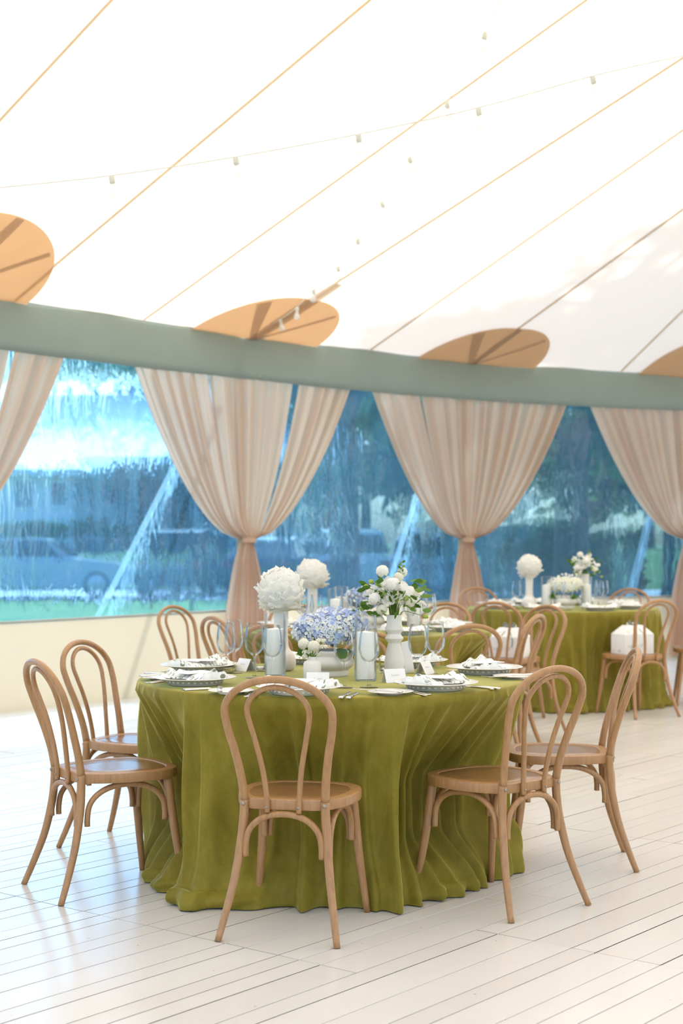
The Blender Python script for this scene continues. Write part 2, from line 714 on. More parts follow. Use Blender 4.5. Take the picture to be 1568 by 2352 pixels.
# ---- ceiling
def build_roof():
    NT_, SUB = 11, 4
    ts = [TJ * j / 7 for j in range(8)] + [TJ + 0.33, TJ + 0.67, TJ + 1.0]
    nu = (NS - 1) * SUB + 1
    V = []
    for t_ in ts:
        for i in range(nu):
            V.append(tuple(roof_pt(i / SUB, t_)))
    Fs = []
    for j in range(len(ts) - 1):
        for i in range(nu - 1):
            a = j * nu + i
            Fs.append((a, a + nu, a + nu + 1, a + 1))
    roof = struct(mesh_obj('ceiling', (V, Fs), 'canvas', smooth=False))
    # seams
    for k in range(KP1 - 2, KP1 + 9):
        pts = [roof_pt(k, 0.02 + (TJ - 0.05) * j / 24) for j in range(25)]
        hw = 0.013 if k % 2 else 0.015
        d = NRM[k]
        side = np.array((-d[1], d[0], 0.0))
        V = []
        for p in pts:
            for sgn in (-1, 1):
                for dz in (-0.006, -0.010):
                    V.append(tuple(p + side * hw * sgn + np.array((0, 0, dz))))
        Fs = []
        for j in range(len(pts) - 1):
            a = 4 * j
            b = a + 4
            Fs += [(a, a + 2, b + 2, b), (a + 1, b + 1, b + 3, a + 3), (a, b, b + 1, a + 1), (a + 2, a + 3, b + 3, b + 2)]
        mesh_obj('seam_tape', (V, Fs), 'seam_tape', roof, smooth=False)
    # half round reinforcement patches with straps at the poles
    for i in range(IP1, IP1 + 5):
        k0 = 2 * i
        kc = k0 - 0.47 if i == IP1 else float(k0)

        def on(a, b, dz):
            L = np.linalg.norm(ST[k0 + 1] - ST[k0]) if a >= 0 else np.linalg.norm(ST[k0] - ST[k0 - 1])
            kf = kc + a / (L if i != IP1 else 1.40)
            return roof_pt(kf, b) + np.array((0, 0, dz))
        RP = 0.76
        n = 28
        V, Fs = [], []
        for ring in range(7):
            rr = RP * ring / 6
            for j in range(n + 1):
                an = PI * j / n
                V.append(tuple(on(rr * 1.04 * math.cos(an), rr * math.sin(an), -0.022)))
        for ring in range(6):
            for j in range(n):
                a = ring * (n + 1) + j
                Fs.append((a, a + 1, a + n + 2, a + n + 1))
        pt = mesh_obj('reinforcement_patch', (V, Fs), 'patch', roof, smooth=False)
        for ang, L, w0, w1 in ((90, 1.06 if i == IP1 + 1 else 0.755, 0.085 if i == IP1 + 1 else 0.05, 0.035), (128, 0.74, 0.07, 0.03), (48, 0.74, 0.026, 0.02)):
            an = math.radians(ang)
            d = (math.cos(an), math.sin(an))
            sd = (-d[1], d[0])
            V, Fs = [], []
            for j in range(9):
                u = j / 8
                ww = w0 * u + w1 * (1 - u) if ang != 90 else w0 * (0.55 + 0.45 * math.sin(PI * min(u * 0.75 + 0.1, 1)))
                for sgn in (-1, 1):
                    a_, b_ = d[0] * L * u + sd[0] * ww * sgn, d[1] * L * u + sd[1] * ww * sgn
                    V.append(tuple(on(a_, max(b_, 0.0), -0.03)))
            for j in range(8):
                a = 2 * j
                Fs.append((a, a + 1, a + 3, a + 2))
            mesh_obj('strap', (V, Fs), 'strap', pt, smooth=False)
    return roof


build_roof()


# ---- valance, skirt, panes, poles
OUT = 0.20            # the clear wall hangs this far outside the valance line
W0, W1 = 3, 11        # poles between which the wall is built


def wall_line(i, off):
    """pole i moved inwards by off (negative is outwards)"""
    p = np.array(POLES[i])
    n = bay_in(i, -1) + bay_in(i, 1)
    n = n / np.linalg.norm(n)
    return p + n * off


def build_walls():
    # valance: one continuous band with small creases at the poles
    V, Fs = [], []
    rows = 7
    nb = 40
    first = True
    cols = []
    for i in range(W0, W1):
        L = np.linalg.norm(np.array(POLES[i + 1]) - np.array(POLES[i]))
        for j in range(nb):
            cols.append((i, j / nb, L))
    cols.append((W1 - 1, 1.0, L))
    for c, (i, u, L) in enumerate(cols):
        p = np.array(POLES[i]) * (1 - u) + np.array(POLES[i + 1]) * u
        n = bay_in(i, 1)
        dist = min(u, 1 - u) * L
        for r_ in range(rows):
            v = r_ / (rows - 1)
            z = Z_EAVE + 0.01 - v * (Z_EAVE + 0.01 - Z_VAL)
            crease = 0.018 * math.exp(-(dist / 0.35) ** 2) * math.sin(34 * (u * L + v * 0.55 * (1 if u < .5 else -1))) * (0.4 + 0.6 * v)
            belly = 0.03 * math.sin(PI * v) + 0.012 * math.sin(5.1 * u * L + i)
            sag = -0.012 * math.sin(PI * u) * v
            q = p + n * (belly + crease - 0.02 * v)
            V.append((q[0], q[1], z + sag))
    nr = rows
    for c in range(len(cols) - 1):
        for r_ in range(rows - 1):
            a = c * nr + r_
            Fs.append((a, a + 1, a + nr + 1, a + nr))
    # a folded hem gives the band its thickness
    off = len(V)
    for (x, y, z) in list(V):
        V.append((x, y, z))
    for c, (i, u, L) in enumerate(cols):
        n = bay_in(i, 1)
        for r_ in range(rows):
            x, y, z = V[off + c * nr + r_]
            V[off + c * nr + r_] = (x - n[0] * 0.012, y - n[1] * 0.012, z)
    Fs += [tuple(reversed([q + off for q in f])) for f in Fs[:]]
    for c in range(len(cols) - 1):
        a = c * nr + rows - 1
        Fs.append((a, a + off, a + nr + off, a + nr))
    struct(mesh_obj('trim_1', (V, Fs), 'valance'))
    # skirt and clear panes per bay
    wall = None
    for i in range(W0, W1):
        a, b = wall_line(i, -OUT), wall_line(i + 1, -OUT)
        n = bay_in(i, 1)

        def skirt(u, v):
            p = a * (1 - u) + b * u
            L = np.linalg.norm(b - a)
            bulge = 0.012 * math.sin(9 * u * L + 3 * v) * v + 0.02 * v
            return (p[0] + n[0] * bulge, p[1] + n[1] * bulge, 0.68 - v * 0.735)
        vf = grid(24, 5, skirt)
        if wall is None:
            wall = struct(mesh_obj('wall_back', vf, 'skirt'))
        else:
            mesh_obj('skirt_panel', vf, 'skirt', wall)
        hem = [(*(a * (1 - u) + b * u + n * 0.01), 0.685) for u in np.linspace(0, 1, 8)]
        mesh_obj('welded_hem', tube(hem, 0.010, 6), 'skirt', wall)
        mesh_obj('clear_vinyl_pane', ([(a[0], a[1], 0.67), (b[0], b[1], 0.67), (b[0], b[1], 3.1), (a[0], a[1], 3.1)], [(0, 1, 2, 3)]), 'vinyl', wall, smooth=False)
        if i > W0:
            pp = wall_line(i, -0.150)
            mesh_obj('eave_pole', ctube([(pp[0], pp[1], -0.05, 0.034), (pp[0], pp[1], 1.5, 0.034), (pp[0], pp[1], 3.16, 0.032)], 12, 2), 'tent_pole', wall)
    return wall


WALL = build_walls()

# ---- floor: dark under-deck and white planks laid parallel to the middle bay
UA = math.radians(51.4)
UD, VD = np.array((math.cos(UA), math.sin(UA))), np.array((math.sin(UA), -math.cos(UA)))
deck_poly = [wall_line(i, -0.10) for i in range(W0, W1 + 1)]
deck_poly += [np.array((12.5, 15.4)), np.array((14.0, 12)), np.array((14.4, 5)), np.array((14.4, -2.5)), np.array((-6.0, -2.5)), np.array((-6.0, 0.4))]


def build_floor():
    V = [(p[0], p[1], -0.021) for p in deck_poly] + [(p[0], p[1], -0.05) for p in deck_poly]
    n = len(deck_poly)
    Fs = [tuple(range(n)), tuple(range(2 * n - 1, n - 1, -1))] + [(k, k + n, (k + 1) % n + n, (k + 1) % n) for k in range(n)]
    fl = struct(mesh_obj('floor', (V, Fs), 'gap_dirt', smooth=False))
    rnd = random.Random(5)
    PW, GAP = 0.1205, 0.0048
    # shared plank mesh, 1 m long
    b = 0.0005

    def plank_mesh(pw, dirty):
        hw = pw / 2 - GAP / 2
        v, f = [], []
        for x in (0, 1):
            v += [(x, -hw, -0.022), (x, hw, -0.022), (x, hw, -b), (x, hw - b, 0), (x, -hw + b, 0), (x, -hw, -b)]
        for k in range(6):
            k2 = (k + 1) % 6
            f.append((k, k2, k2 + 6, k + 6))
        f += [(0, 5, 4, 3, 2, 1), (6, 7, 8, 9, 10, 11)]
        me = bpy.data.meshes.new('plank')
        me.from_pydata(v, [], f)
        me.materials.append(M['white_paint'])
        me.materials.append(M['gap_dirt' if dirty & 4 else 'seam_grime'])
        # grime collects on the edges of most boards, some edges are painted over
        idx = [0, 1 if dirty & 1 else 0, 0, 0, 0, 1 if dirty & 2 else 0, 1, 1]
        me.polygons.foreach_set('material_index', idx)
        return me
    widths = [0.088, 0.142]
    pmesh = [[plank_mesh(x, d) for d in (3, 1, 2, 0, 0, 7, 5)] for x in widths]

    def clip(vc):
        lo, hi = -30.0, 40.0
        P = deck_poly
        m = len(P)
        # polygon is convex and runs clockwise
        for k in range(m):
            a, c = P[k], P[(k + 1) % m]
            d = c - a
            nin = np.array((d[1], -d[0]))
            f0 = nin.dot(VD * vc - a)
            f1 = nin.dot(UD)
            if abs(f1) < 1e-9:
                if f0 < 0:
                    return None
                continue
            u = -f0 / f1
            if f1 > 0:
                lo = max(lo, u)
            else:
                hi = min(hi, u)
        return (lo, hi) if hi - lo > 0.05 else None
    planks = []
    v = -13.0
    row = 0
    panel = 0
    off = 0.0
    while v < 12.5:
        if row % 8 == 0:
            off = rnd.choice((0.0, 0.62, 1.24, 1.9))
            panel += 1
        kind = (0, 1, 1, 0, 1, 0, 0, 1)[row % 8]
        wd = widths[kind]
        vc = v + wd / 2
        c = clip(vc)
        if c:
            L = 2.44
            u = math.floor((c[0] - off) / L) * L + off
            while u < c[1]:
                cuts = [u, u + L]
                if rnd.random() < 0.22:
                    cuts.insert(1, u + L * rnd.uniform(0.35, 0.65))
                for a0, a1 in zip(cuts[:-1], cuts[1:]):
                    e0, e1 = max(a0, c[0]) + 0.0012, min(a1, c[1]) - 0.0012
                    if e1 - e0 > 0.05:
                        planks.append((e0, e1, vc, kind))
                u += L
        v += wd
        row += 1
    vis, hid = [], []
    for (e0, e1, vc, kind) in planks:
        pix = []
        for e in np.linspace(e0, e1, 7):
            p = UD * e + VD * vc
            if p[1] > 1.0:
                pix.append((*project((p[0], p[1], 0)), p[1]))
        ins = [q for q in pix if -60 < q[0] < 1628 and -60 < q[1] < 2440]
        if ins:
            area = (e1 - e0) * len(ins) / 7 * widths[kind] / np.mean([q[2] for q in ins]) ** 3
            vis.append((area, e0, e1, vc, kind))
        else:
            hid.append((e0, e1, vc, kind))
    vis.sort(reverse=True)
    for a, e0, e1, vc, kind in vis[:300]:
        o = bpy.data.objects.new('plank', rnd.choice(pmesh[kind]))
        p = UD * e0 + VD * vc
        o.location = (p[0], p[1], rnd.uniform(-0.0009, 0.0))
        o.rotation_euler = (0, 0, UA)
        o.scale = (e1 - e0, 1, 1)
        link(o, fl)
    V, Fs = [], []
    for q in vis[300:] + [(0, *h) for h in hid]:
        _, e0, e1, vc, kind = q
        hw = widths[kind] / 2 - GAP / 2
        n0 = len(V)
        for z in (-0.022, 0.0):
            for e, s in ((e0, -hw), (e1, -hw), (e1, hw), (e0, hw)):
                p = UD * e + VD * (vc + s)
                V.append((p[0], p[1], z))
        Fs += [(n0 + 4, n0 + 7, n0 + 6, n0 + 5)] + [(n0 + k, n0 + 4 + k, n0 + 4 + (k + 1) % 4, n0 + (k + 1) % 4) for k in range(4)]
    rest = mesh_obj('plank_rest', (V, Fs), 'white_paint', fl, smooth=False)
    rest['kind'] = 'stuff'
    print('planks', len(vis), len(hid))


build_floor()

# ---- ground outside
GZ = -0.10


def ground_grid(x0, x1, y0, y1, nx, ny, fn):
    def g(u, v):
        x, y = x0 + (x1 - x0) * u, y0 + (y1 - y0) * v
        return (x, y, fn(x, y))
    return grid(nx, ny, g)


lawn = struct(mesh_obj('lawn', ground_grid(-70, 80, -30, 140, 40, 60, lambda x, y: GZ - 0.02), 'grass'))
drive = struct(mesh_obj('driveway', ground_grid(-60, 70, 36.0, 43.0, 30, 4, lambda x, y: GZ), 'asphalt'))
bank = struct(mesh_obj('lawn_bank', ground_grid(-60, 70, 43.0, 110, 30, 40, lambda x, y: GZ + 0.01 + 1.0 * min(1, max(0, (y - 43.5) / 5.0)) + 0.05 * math.sin(x * .7)), 'grass'))


# ------------------------------------------------------------------ bentwood chair
def lean(z):
    return -0.188 - (0.135 * ((z - 0.46) / 0.425) ** 1.25 if z > 0.46 else 0.0)


def make_chair():
    root = empty('bentwood_chair')
    # seat outline
    half = [(0.0, 0.222), (0.075, 0.218), (0.140, 0.198), (0.186, 0.150), (0.207, 0.080), (0.208, 0.010), (0.196, -0.065), (0.172, -0.130), (0.146, -0.172), (0.118, -0.192), (0.06, -0.200)]
    pts = half + [(0.0, -0.202)] + [(-x, y) for x, y in reversed(half[1:])]
    out = [(p[0], p[1]) for p in catmull([(x, y, 0) for x, y in pts], 3, True)]
    n = len(out)
    rings = [(0.95, 0.424), (0.99, 0.426), (1.0, 0.431), (1.0, 0.454), (0.992, 0.459), (0.975, 0.461), (0.83, 0.461), (0.818, 0.4585), (0.812, 0.4575), (0.80, 0.4595), (0.5, 0.4590), (0.001, 0.4588)]
    V, Fs = [], []
    for sc_, z in rings:
        for x, y in out:
            V.append((x * sc_, 0.008 + (y - 0.008) * sc_, z))
    mi = []
    for i in range(len(rings) - 1):
        for k in range(n):
            a, b = i * n + k, i * n + (k + 1) % n
            Fs.append((a, a + n, b + n, b))
            mi.append(1 if i >= 8 else 0)
    Fs.append(tuple(range(n)))
    mi.append(0)
    mesh_obj('seat', (V, Fs), ['bentwood', 'seat_wood'], root, autosmooth=40, matidx=mi)
    # outer hoop
    def arc(hw, zb, hh, nn):
        return [(hw * math.cos(a), zb + hh * math.sin(a)) for a in np.linspace(0, PI, nn)]
    P = [(0.139, 0.455), (0.1455, 0.53), (0.160, 0.62), (0.176, 0.69)]
    path = P + arc(0.183, 0.752, 0.120, 13) + [(-x, z) for x, z in reversed(P)]
    q = catmull([(x, lean(z), z) for x, z in path], 4)
    m = len(q)
    rad = [0.0155 - 0.003 * math.sin(PI * i / (m - 1)) ** 0.6 for i in range(m)]
    mesh_obj('back_hoop', tube(q, rad, 12), 'bentwood', root)
    P = [(0.054, 0.418), (0.056, 0.47), (0.066, 0.56), (0.084, 0.65), (0.100, 0.72)]
    path = P + arc(0.1055, 0.757, 0.0885, 11) + [(-x, z) for x, z in reversed(P)]
    q = catmull([(x, lean(z) - (0.020 if z < 0.48 else 0.020 * max(0, 1 - (z - 0.48) / 0.2)), z) for x, z in path], 4)
    ih = mesh_obj('inner_hoop', tube(q, 0.0095, 10), 'bentwood', root)
    for s in (-1, 1):
        mesh_obj('screw', xf(lathe([(0.0045, 0), (0.0045, 0.003), (0.0001, 0.0035)], 10), Matrix.Translation((s * 0.054, -0.2165, 0.437)) @ Matrix.Rotation(PI / 2, 4, 'X')), 'bolt', ih)
    # legs
    for s in (-1, 1):
        mesh_obj('leg', ctube([(s * 0.139, -0.188, 0.458, 0.0155), (s * 0.141, -0.189, 0.40, 0.0158), (s * 0.148, -0.196, 0.32, 0.0155), (s * 0.163, -0.220, 0.20, 0.0145), (s * 0.184, -0.256, 0.09, 0.013), (s * 0.202, -0.290, 0.0, 0.0115)], 12, 4), 'bentwood', root)
        mesh_obj('leg', ctube([(s * 0.160, 0.150, 0.432, 0.0175), (s * 0.168, 0.159, 0.34, 0.017), (s * 0.180, 0.176, 0.20, 0.0155), (s * 0.203, 0.204, 0.0, 0.0118)], 12, 4), 'bentwood', root)
        mesh_obj('bolt', xf(lathe([(0.0075, 0), (0.0075, 0.002), (0.005, 0.004), (0.0001, 0.0045)], 12), Matrix.Translation((s * 0.1395, -0.2025, 0.444)) @ Matrix.Rotation(PI / 2, 4, 'X')), 'bolt', root)

    def brace(A, B, h, z0):
        A, B = np.array(A), np.array(B)
        pts_ = [(*A, z0 - 0.03)]
        for a in np.linspace(0, PI, 11):
            c = math.cos(a)
            c = math.copysign(abs(c) ** 0.92, c)
            p = (A + B) / 2 + (A - B) / 2 * c
            pts_.append((*p, z0 + h * math.sin(a) ** 0.85))
        pts_.append((*B, z0 - 0.03))
        q_ = catmull(pts_, 3)
        return tube(q_, 0.0112, 8)
    mesh_obj('brace', brace((0.131, -0.203), (-0.131, -0.203), 0.115, 0.298), 'bentwood', root)
    mesh_obj('brace', brace((0.146, 0.163), (-0.146, 0.163), 0.115, 0.298), 'bentwood', root)
    for s in (-1, 1):
        mesh_obj('brace', brace((s * 0.158, 0.140), (s * 0.150, -0.168), 0.115, 0.298), 'bentwood', root)
    return root


CHAIR0 = make_chair()
_used = [False]
CHAIRS = []


def put_chair(pos, face):
    CHAIRS.append((np.array(pos[:2], float), np.array(face[:2], float)))
    o = CHAIR0 if not _used[0] else copy_tree(CHAIR0)
    _used[0] = True
    o.location = (pos[0], pos[1], 0)
    o.rotation_euler = (0, 0, math.atan2(-face[0], face[1]))
    return o


def chair_feet(rear, front=None, face=None):
    """seat centre and facing from the pixels of the feet"""
    R = [np.array(at_z(*p, 0)[:2]) for p in rear]
    rm = sum(R) / len(R)
    if front:
        Fm = sum(np.array(at_z(*p, 0)[:2]) for p in front) / len(front)
        f = Fm - rm
    else:
        d = R[1] - R[0]
        f = np.array((-d[1], d[0]))
        if face is not None and f.dot(face) < 0:
            f = -f
    f = f / np.linalg.norm(f)
    return rm + f * 0.29, f


TA, TB, TC = np.array((-0.045, 6.15)), np.array((1.80, 12.42)), np.array((0.15, 9.45))
ZT = 0.77
pos, f = chair_feet([(62, 2028), (132, 2084)], [(373, 2053), (295, 2000)])
tag(put_chair(pos, f), 'bentwood chair at the left front of the nearest table', 'chair', 'bentwood chairs')
pos, f = chair_feet([(127, 1949), (257, 1907)], face=np.array((1, -.4)))
tag(put_chair(pos, f), 'bentwood chair tucked under the left rear of the nearest table', 'chair', 'bentwood chairs')
pos, f = chair_feet([(508, 2163), (765, 2178)], [(588, 2090), (835, 2097)])
tag(put_chair(pos, f), 'bentwood chair in the centre foreground, its back to the viewer', 'chair', 'bentwood chairs')
pos, f = chair_feet([(1178, 2123), (1347, 2077)], [(980, 2070), (1150, 2030)])
tag(put_chair(pos, f), 'bentwood chair at the right front of the nearest table', 'chair', 'bentwood chairs')
pos, f = chair_feet([(1432, 1954), (1464, 2006)], face=np.array((-1, 0)))
tag(put_chair(pos, f), 'bentwood chair at the right end of the nearest table, seen from its side', 'chair', 'bentwood chairs')


def hoop_chair(px, d, tgt, label=None, key=None, fmt=None, turn=0.0):
    """chair whose hoop top stands at depth d and picture column px, facing the table centre tgt"""
    h = np.array(((px - CX) / F_PX * d, d))
    f = tgt - h
    a = math.radians(turn)
    f = np.array((f[0] * math.cos(a) - f[1] * math.sin(a), f[0] * math.sin(a) + f[1] * math.cos(a)))
    f = f / np.linalg.norm(f)
    o = put_chair(h + f * 0.315, f)
    if label:
        tag(o, label, 'chair', 'bentwood chairs')
    else:
        later(o, key, (h[0], h[1], 0.88), fmt, 'chair', 'bentwood chairs')
    return o


hoop_chair(840, 7.42, TA, 'bentwood chair behind the flowers on the far side of the nearest table')
FM = 'bentwood chair around the second table behind the nearest, {o} by its curved back'
for px, d, tr in ((395, 10.3, 0), (487, 8.85, 0), (618, 8.02, 0), (1085, 8.02, 0), (1237, 9.1, -8), (1258, 10.35, 6), (1026, 10.75, 0), (672, 10.75, 0)):
    hoop_chair(px, d, TC, key='chairC', fmt=FM, turn=tr)
FM = 'bentwood chair around the far right table, {o} by its curved back'
hoop_chair(1135, 10.95, TB, key='chairB', fmt=FM)
CH_B1 = [o for o in COL.objects if o.name.startswith('bentwood_chair')][-1]
pos, f = chair_feet([(1463, 1653), (1557, 1647)], face=np.array((-.5, .9)))
CH_B2 = put_chair(pos, f)
later(CH_B2, 'chairB', (pos[0] - f[0] * .3, pos[1] - f[1] * .3, 0.88), FM, 'chair', 'bentwood chairs')
hoop_chair(1094, 14.2, TB, key='chairB', fmt=FM)
hoop_chair(1448, 13.9, TB, key='chairB', fmt=FM)
hoop_chair(1702, 12.2, TB, key='chairB', fmt=FM)


# ------------------------------------------------------------------ tablecloths
def cloth(centre, R, seed, label, group=None, nth=420):
    rg = np.random.default_rng(seed)
    nf = 46
    ang = np.sort((np.arange(nf) + rg.uniform(-0.34, 0.34, nf)) * 2 * PI / nf)
    amp = rg.uniform(0.35, 1.0, nf)
    wid = rg.uniform(0.018, 0.042, nf)
    twist = rg.uniform(-0.09, 0.09, nf)
    pool_a = rg.uniform(0, 2 * PI, 6)
    lump = [(rg.uniform(0, 2 * PI), rg.uniform(0.10, 0.24), rg.uniform(0.03, 0.085)) for _ in range(9)]
    nv, npool = 30, 9
    top_r = [0.0, 0.3, 0.6, 0.9, 0.985]
    V, rows = [], []
    th = np.linspace(0, 2 * PI, nth, endpoint=False)

    def fold(t_, v):
        s = 0.0
        for k in range(nf):
            a = ang[k] + twist[k] * v * v
            d = (t_ - a + PI) % (2 * PI) - PI
            wd_ = wid[k] * (0.65 + 0.75 * v)
            s += amp[k] * math.exp(-(d / wd_) ** 2)
        return s
    def pool(t_):
        base_ = 0.012 + 0.014 * (math.sin(3 * t_ + pool_a[0]) + math.sin(5 * t_ + pool_a[1])) * 0.6
        s = max(0.004, base_)
        for a, w_, h in lump:
            d = (t_ - a + PI) % (2 * PI) - PI
            s += h * math.exp(-(d / w_) ** 2)
        return s
    lim = np.full(nth, 9.0)
    for cp, cf in CHAIRS:
        if np.linalg.norm(cp - centre) > 1.6:
            continue
        sd = np.array((cf[1], -cf[0]))
        for xl in np.linspace(-0.235, 0.235, 15):
            yl = 0.250 - 0.05 * (abs(xl) / 0.235) ** 4
            q = cp + cf * yl + sd * xl - np.array(centre)
            rq, aq = float(np.hypot(*q)), math.atan2(q[1], q[0])
            d = np.abs((th - aq + PI) % (2 * PI) - PI)
            soft = np.maximum(0, d - 0.02) / 0.16
            lim = np.minimum(lim, rq - 0.012 + 0.17 * soft ** 1.6)
    for rr in top_r:
        rows.append([(rr * R * math.cos(t_), rr * R * math.sin(t_), ZT) for t_ in th])
    # rounded table edge
    for e in (0.35, 0.75):
        rows.append([((R - 0.012 + 0.012 * math.sin(e * PI / 2)) * math.cos(t_), (R - 0.012 + 0.012 * math.sin(e * PI / 2)) * math.sin(t_), ZT - 0.012 * (1 - math.cos(e * PI / 2))) for t_ in th])
    pl = [pool(t_) * (0.7 if lim[i] < R + 0.02 else 1.0) for i, t_ in enumerate(th)]
    for j in range(nv):
        v = (j + 1) / nv
        row_ = []
        z = ZT - 0.012 - v * (ZT - 0.012 - 0.055)
        g_ = min(1.0, v * 2.2) ** 0.8
        for i, t_ in enumerate(th):
            fo = fold(t_, v)
            bl = min(1.0, max(0.0, (ZT - 0.03 - z) / 0.30))
            rb = R + 0.006
            low = min(1.0, max(0.0, (0.24 - z) / 0.20))
            low = low * low * (3 - 2 * low)
            dent = max(0.0, rb - lim[i] + 0.028) * bl * (1 - 0.50 * low)
            r_ = rb - dent + 0.085 * g_ * (fo - 0.45) * (1 - 0.15 * min(1, dent / 0.06))
            r_ = min(r_, max(lim[i], R * (1 - bl) + lim[i] * bl) + 0.018 + 0.2 * low) if dent > 0 else r_
            r_ += 0.30 * pl[i] * max(0, (v - 0.78) / 0.22) ** 2.0
            r_ += 0.006 * v * math.sin(11 * t_ + 6 * v + seed)
            row_.append((r_ * math.cos(t_), r_ * math.sin(t_), z))
        rows.append(row_)
    last = rows[-1]
    for j in range(npool):
        w_ = (j + 1) / npool
        row_ = []
        for i, t_ in enumerate(th):
            x, y, _ = last[i]
            r0 = math.hypot(x, y)
            p = pl[i]
            wr = 0.45 + 0.55 * math.sin(17 * t_ + 9 * w_ + seed) * math.sin(6 * t_ + 2 * seed)
            lift = 0.055 * (1 - w_) ** 1.5 + (0.32 * p) * math.sin(PI * min(1, w_ * 1.05)) * (0.6 + 0.4 * wr)
            rad = r0 + 0.55 * p * math.sin(w_ * PI * 0.62) - 0.25 * p * max(0, w_ - 0.7)
            rad += 0.010 * math.sin(23 * t_ + 8 * w_) * w_ * min(1, p * 16)
            row_.append((rad * math.cos(t_), rad * math.sin(t_), max(0.004, lift * (1 if w_ < 1 else 0.3))))
        rows.append(row_)
    V = [p for r_ in rows for p in r_]
    Fs = []
    for j in range(len(rows) - 1):
        for i in range(nth):
            a, b = j * nth + i, j * nth + (i + 1) % nth
            if j == 0:
                if i == 0:
                    pass
                Fs.append((a + nth, b + nth, a))
            else:
                Fs.append((a, a + nth, b + nth, b))
    o = mesh_obj('tablecloth', (V, Fs), 'velvet', loc=(centre[0], centre[1], 0))
    tag(o, label, 'tablecloth', group or 'olive velvet tablecloths')
    return o


CLA = cloth(TA, 0.775, 3, 'olive green velvet tablecloth pooling on the floor at the nearest table', nth=560)
cloth(TC, 0.775, 8, 'olive velvet tablecloth on the table right behind the nearest, mostly hidden', nth=360)
cloth(TB, 0.775, 21, 'olive velvet tablecloth on the far right table by the clear wall', nth=360)


# ------------------------------------------------------------------ tableware prototypes
def scallop(a, i):
    return 0.018 * abs(math.cos(6 * a)) if i in (5, 6, 7) else 0.0


def make_plate():
    prof = [(0.085, 0.0), (0.098, 0.0015), (0.104, 0.006), (0.110, 0.020), (0.118, 0.0225), (0.155, 0.0295), (0.157, 0.0315), (0.154, 0.033), (0.118, 0.0265), (0.108, 0.022), (0.098, 0.015), (0.04, 0.0135), (0.0001, 0.0135)]
    v, f = lathe(prof, 72, scallop)
    mi = []
    for q in f:
        zc = sum(v[i][2] for i in q) / len(q)
        rc = sum(math.hypot(v[i][0], v[i][1]) for i in q) / len(q)
        inner = False
        mi.append(0)
    # faces below the rim get a darker copy, the under-rim shadow put into its colour
    k = 0
    for ring in range(len(prof) - 1):
        for s in range(72):
            mi[k] = 1 if ring <= 3 else 0
            k += 1
    o = empty('dinner_plate')
    mesh_obj('plate_body', (v, f), ['porcelain', 'porcelain_shaded'], o, matidx=mi, autosmooth=50)
    vfs = []
    for k in range(30):
        a = 2 * PI * k / 30
        m = Matrix.Rotation(a, 4, 'Z') @ Matrix.Translation((0.1088, 0, 0.0148)) @ Matrix.Diagonal((0.0022, 0.0068, 0.0036, 1))
        vfs.append(xf(lathe([(0.0001, -1), (0.7, -0.7), (1, 0), (0.7, 0.7), (0.0001, 1)], 8), m))
    b = mesh_obj('pierced_band', join(*vfs), 'porcelain', o)
    b['kind'] = 'stuff'
    return o


def make_bread_plate():
    prof = [(0.040, 0.0), (0.046, 0.001), (0.050, 0.006), (0.060, 0.009), (0.082, 0.0125), (0.0835, 0.014), (0.081, 0.015), (0.058, 0.012), (0.048, 0.009), (0.0001, 0.0085)]
    return mesh_obj('bread_plate', lathe(prof, 48), 'porcelain', autosmooth=50)


def make_glass():
    prof = [(0.0345, 0.0), (0.036, 0.0012), (0.030, 0.0032), (0.014, 0.006), (0.0065, 0.0105), (0.0045, 0.02), (0.0040, 0.05), (0.0044, 0.080), (0.0075, 0.089), (0.016, 0.0955), (0.027, 0.106), (0.0355, 0.122), (0.0395, 0.142), (0.0392, 0.160), (0.0365, 0.182), (0.0330, 0.205), (0.0310, 0.222),
            (0.0302, 0.222), (0.0321, 0.205), (0.0355, 0.182), (0.0381, 0.160), (0.0384, 0.142), (0.0345, 0.123), (0.026, 0.1075), (0.014, 0.0985), (0.0001, 0.0965)]
    q = catmull([(a, b_, 0) for a, b_ in prof[:17]], 2)
    pr = [(max(p[0], 0.0001), p[1]) for p in q] + prof[17:]
    return mesh_obj('wine_glass', lathe(pr, 28), 'glass')


def make_hurricane():
    o = empty('hurricane_candle')
    sl = open_lathe([(0.0405, 0.006), (0.043, 0.0), (0.0440, 0.004), (0.0440, 0.256), (0.0434, 0.258), (0.0426, 0.256), (0.0424, 0.008)], 36)
    mesh_obj('glass_cylinder', sl, 'glass', o)
    mesh_obj('glass_base', lathe([(0.042, 0.001), (0.042, 0.007)], 36), 'glass', o)
    c = mesh_obj('pillar_candle', lathe([(0.0355, 0.0072), (0.036, 0.010), (0.036, 0.188), (0.0345, 0.192), (0.020, 0.1935), (0.006, 0.196), (0.0001, 0.196)], 32), 'wax', o, autosmooth=50)
    mesh_obj('wick', ctube([(0, 0, 0.193, 0.0013), (0.001, 0, 0.205, 0.0012), (0.004, 0, 0.214, 0.001)], 6, 3), 'card', c)
    return o


def make_votive():
    o = empty('votive_tumbler')
    mesh_obj('glass_cup', open_lathe([(0.0001, 0.0), (0.024, 0.0), (0.0265, 0.003), (0.030, 0.060), (0.0295, 0.061), (0.0287, 0.060), (0.0255, 0.006), (0.0001, 0.0055)], 28), 'glass', o)
    mesh_obj('tea_candle', lathe([(0.019, 0.0062), (0.019, 0.017), (0.015, 0.0185), (0.0001, 0.0185)], 20), 'wax', o)
    return o


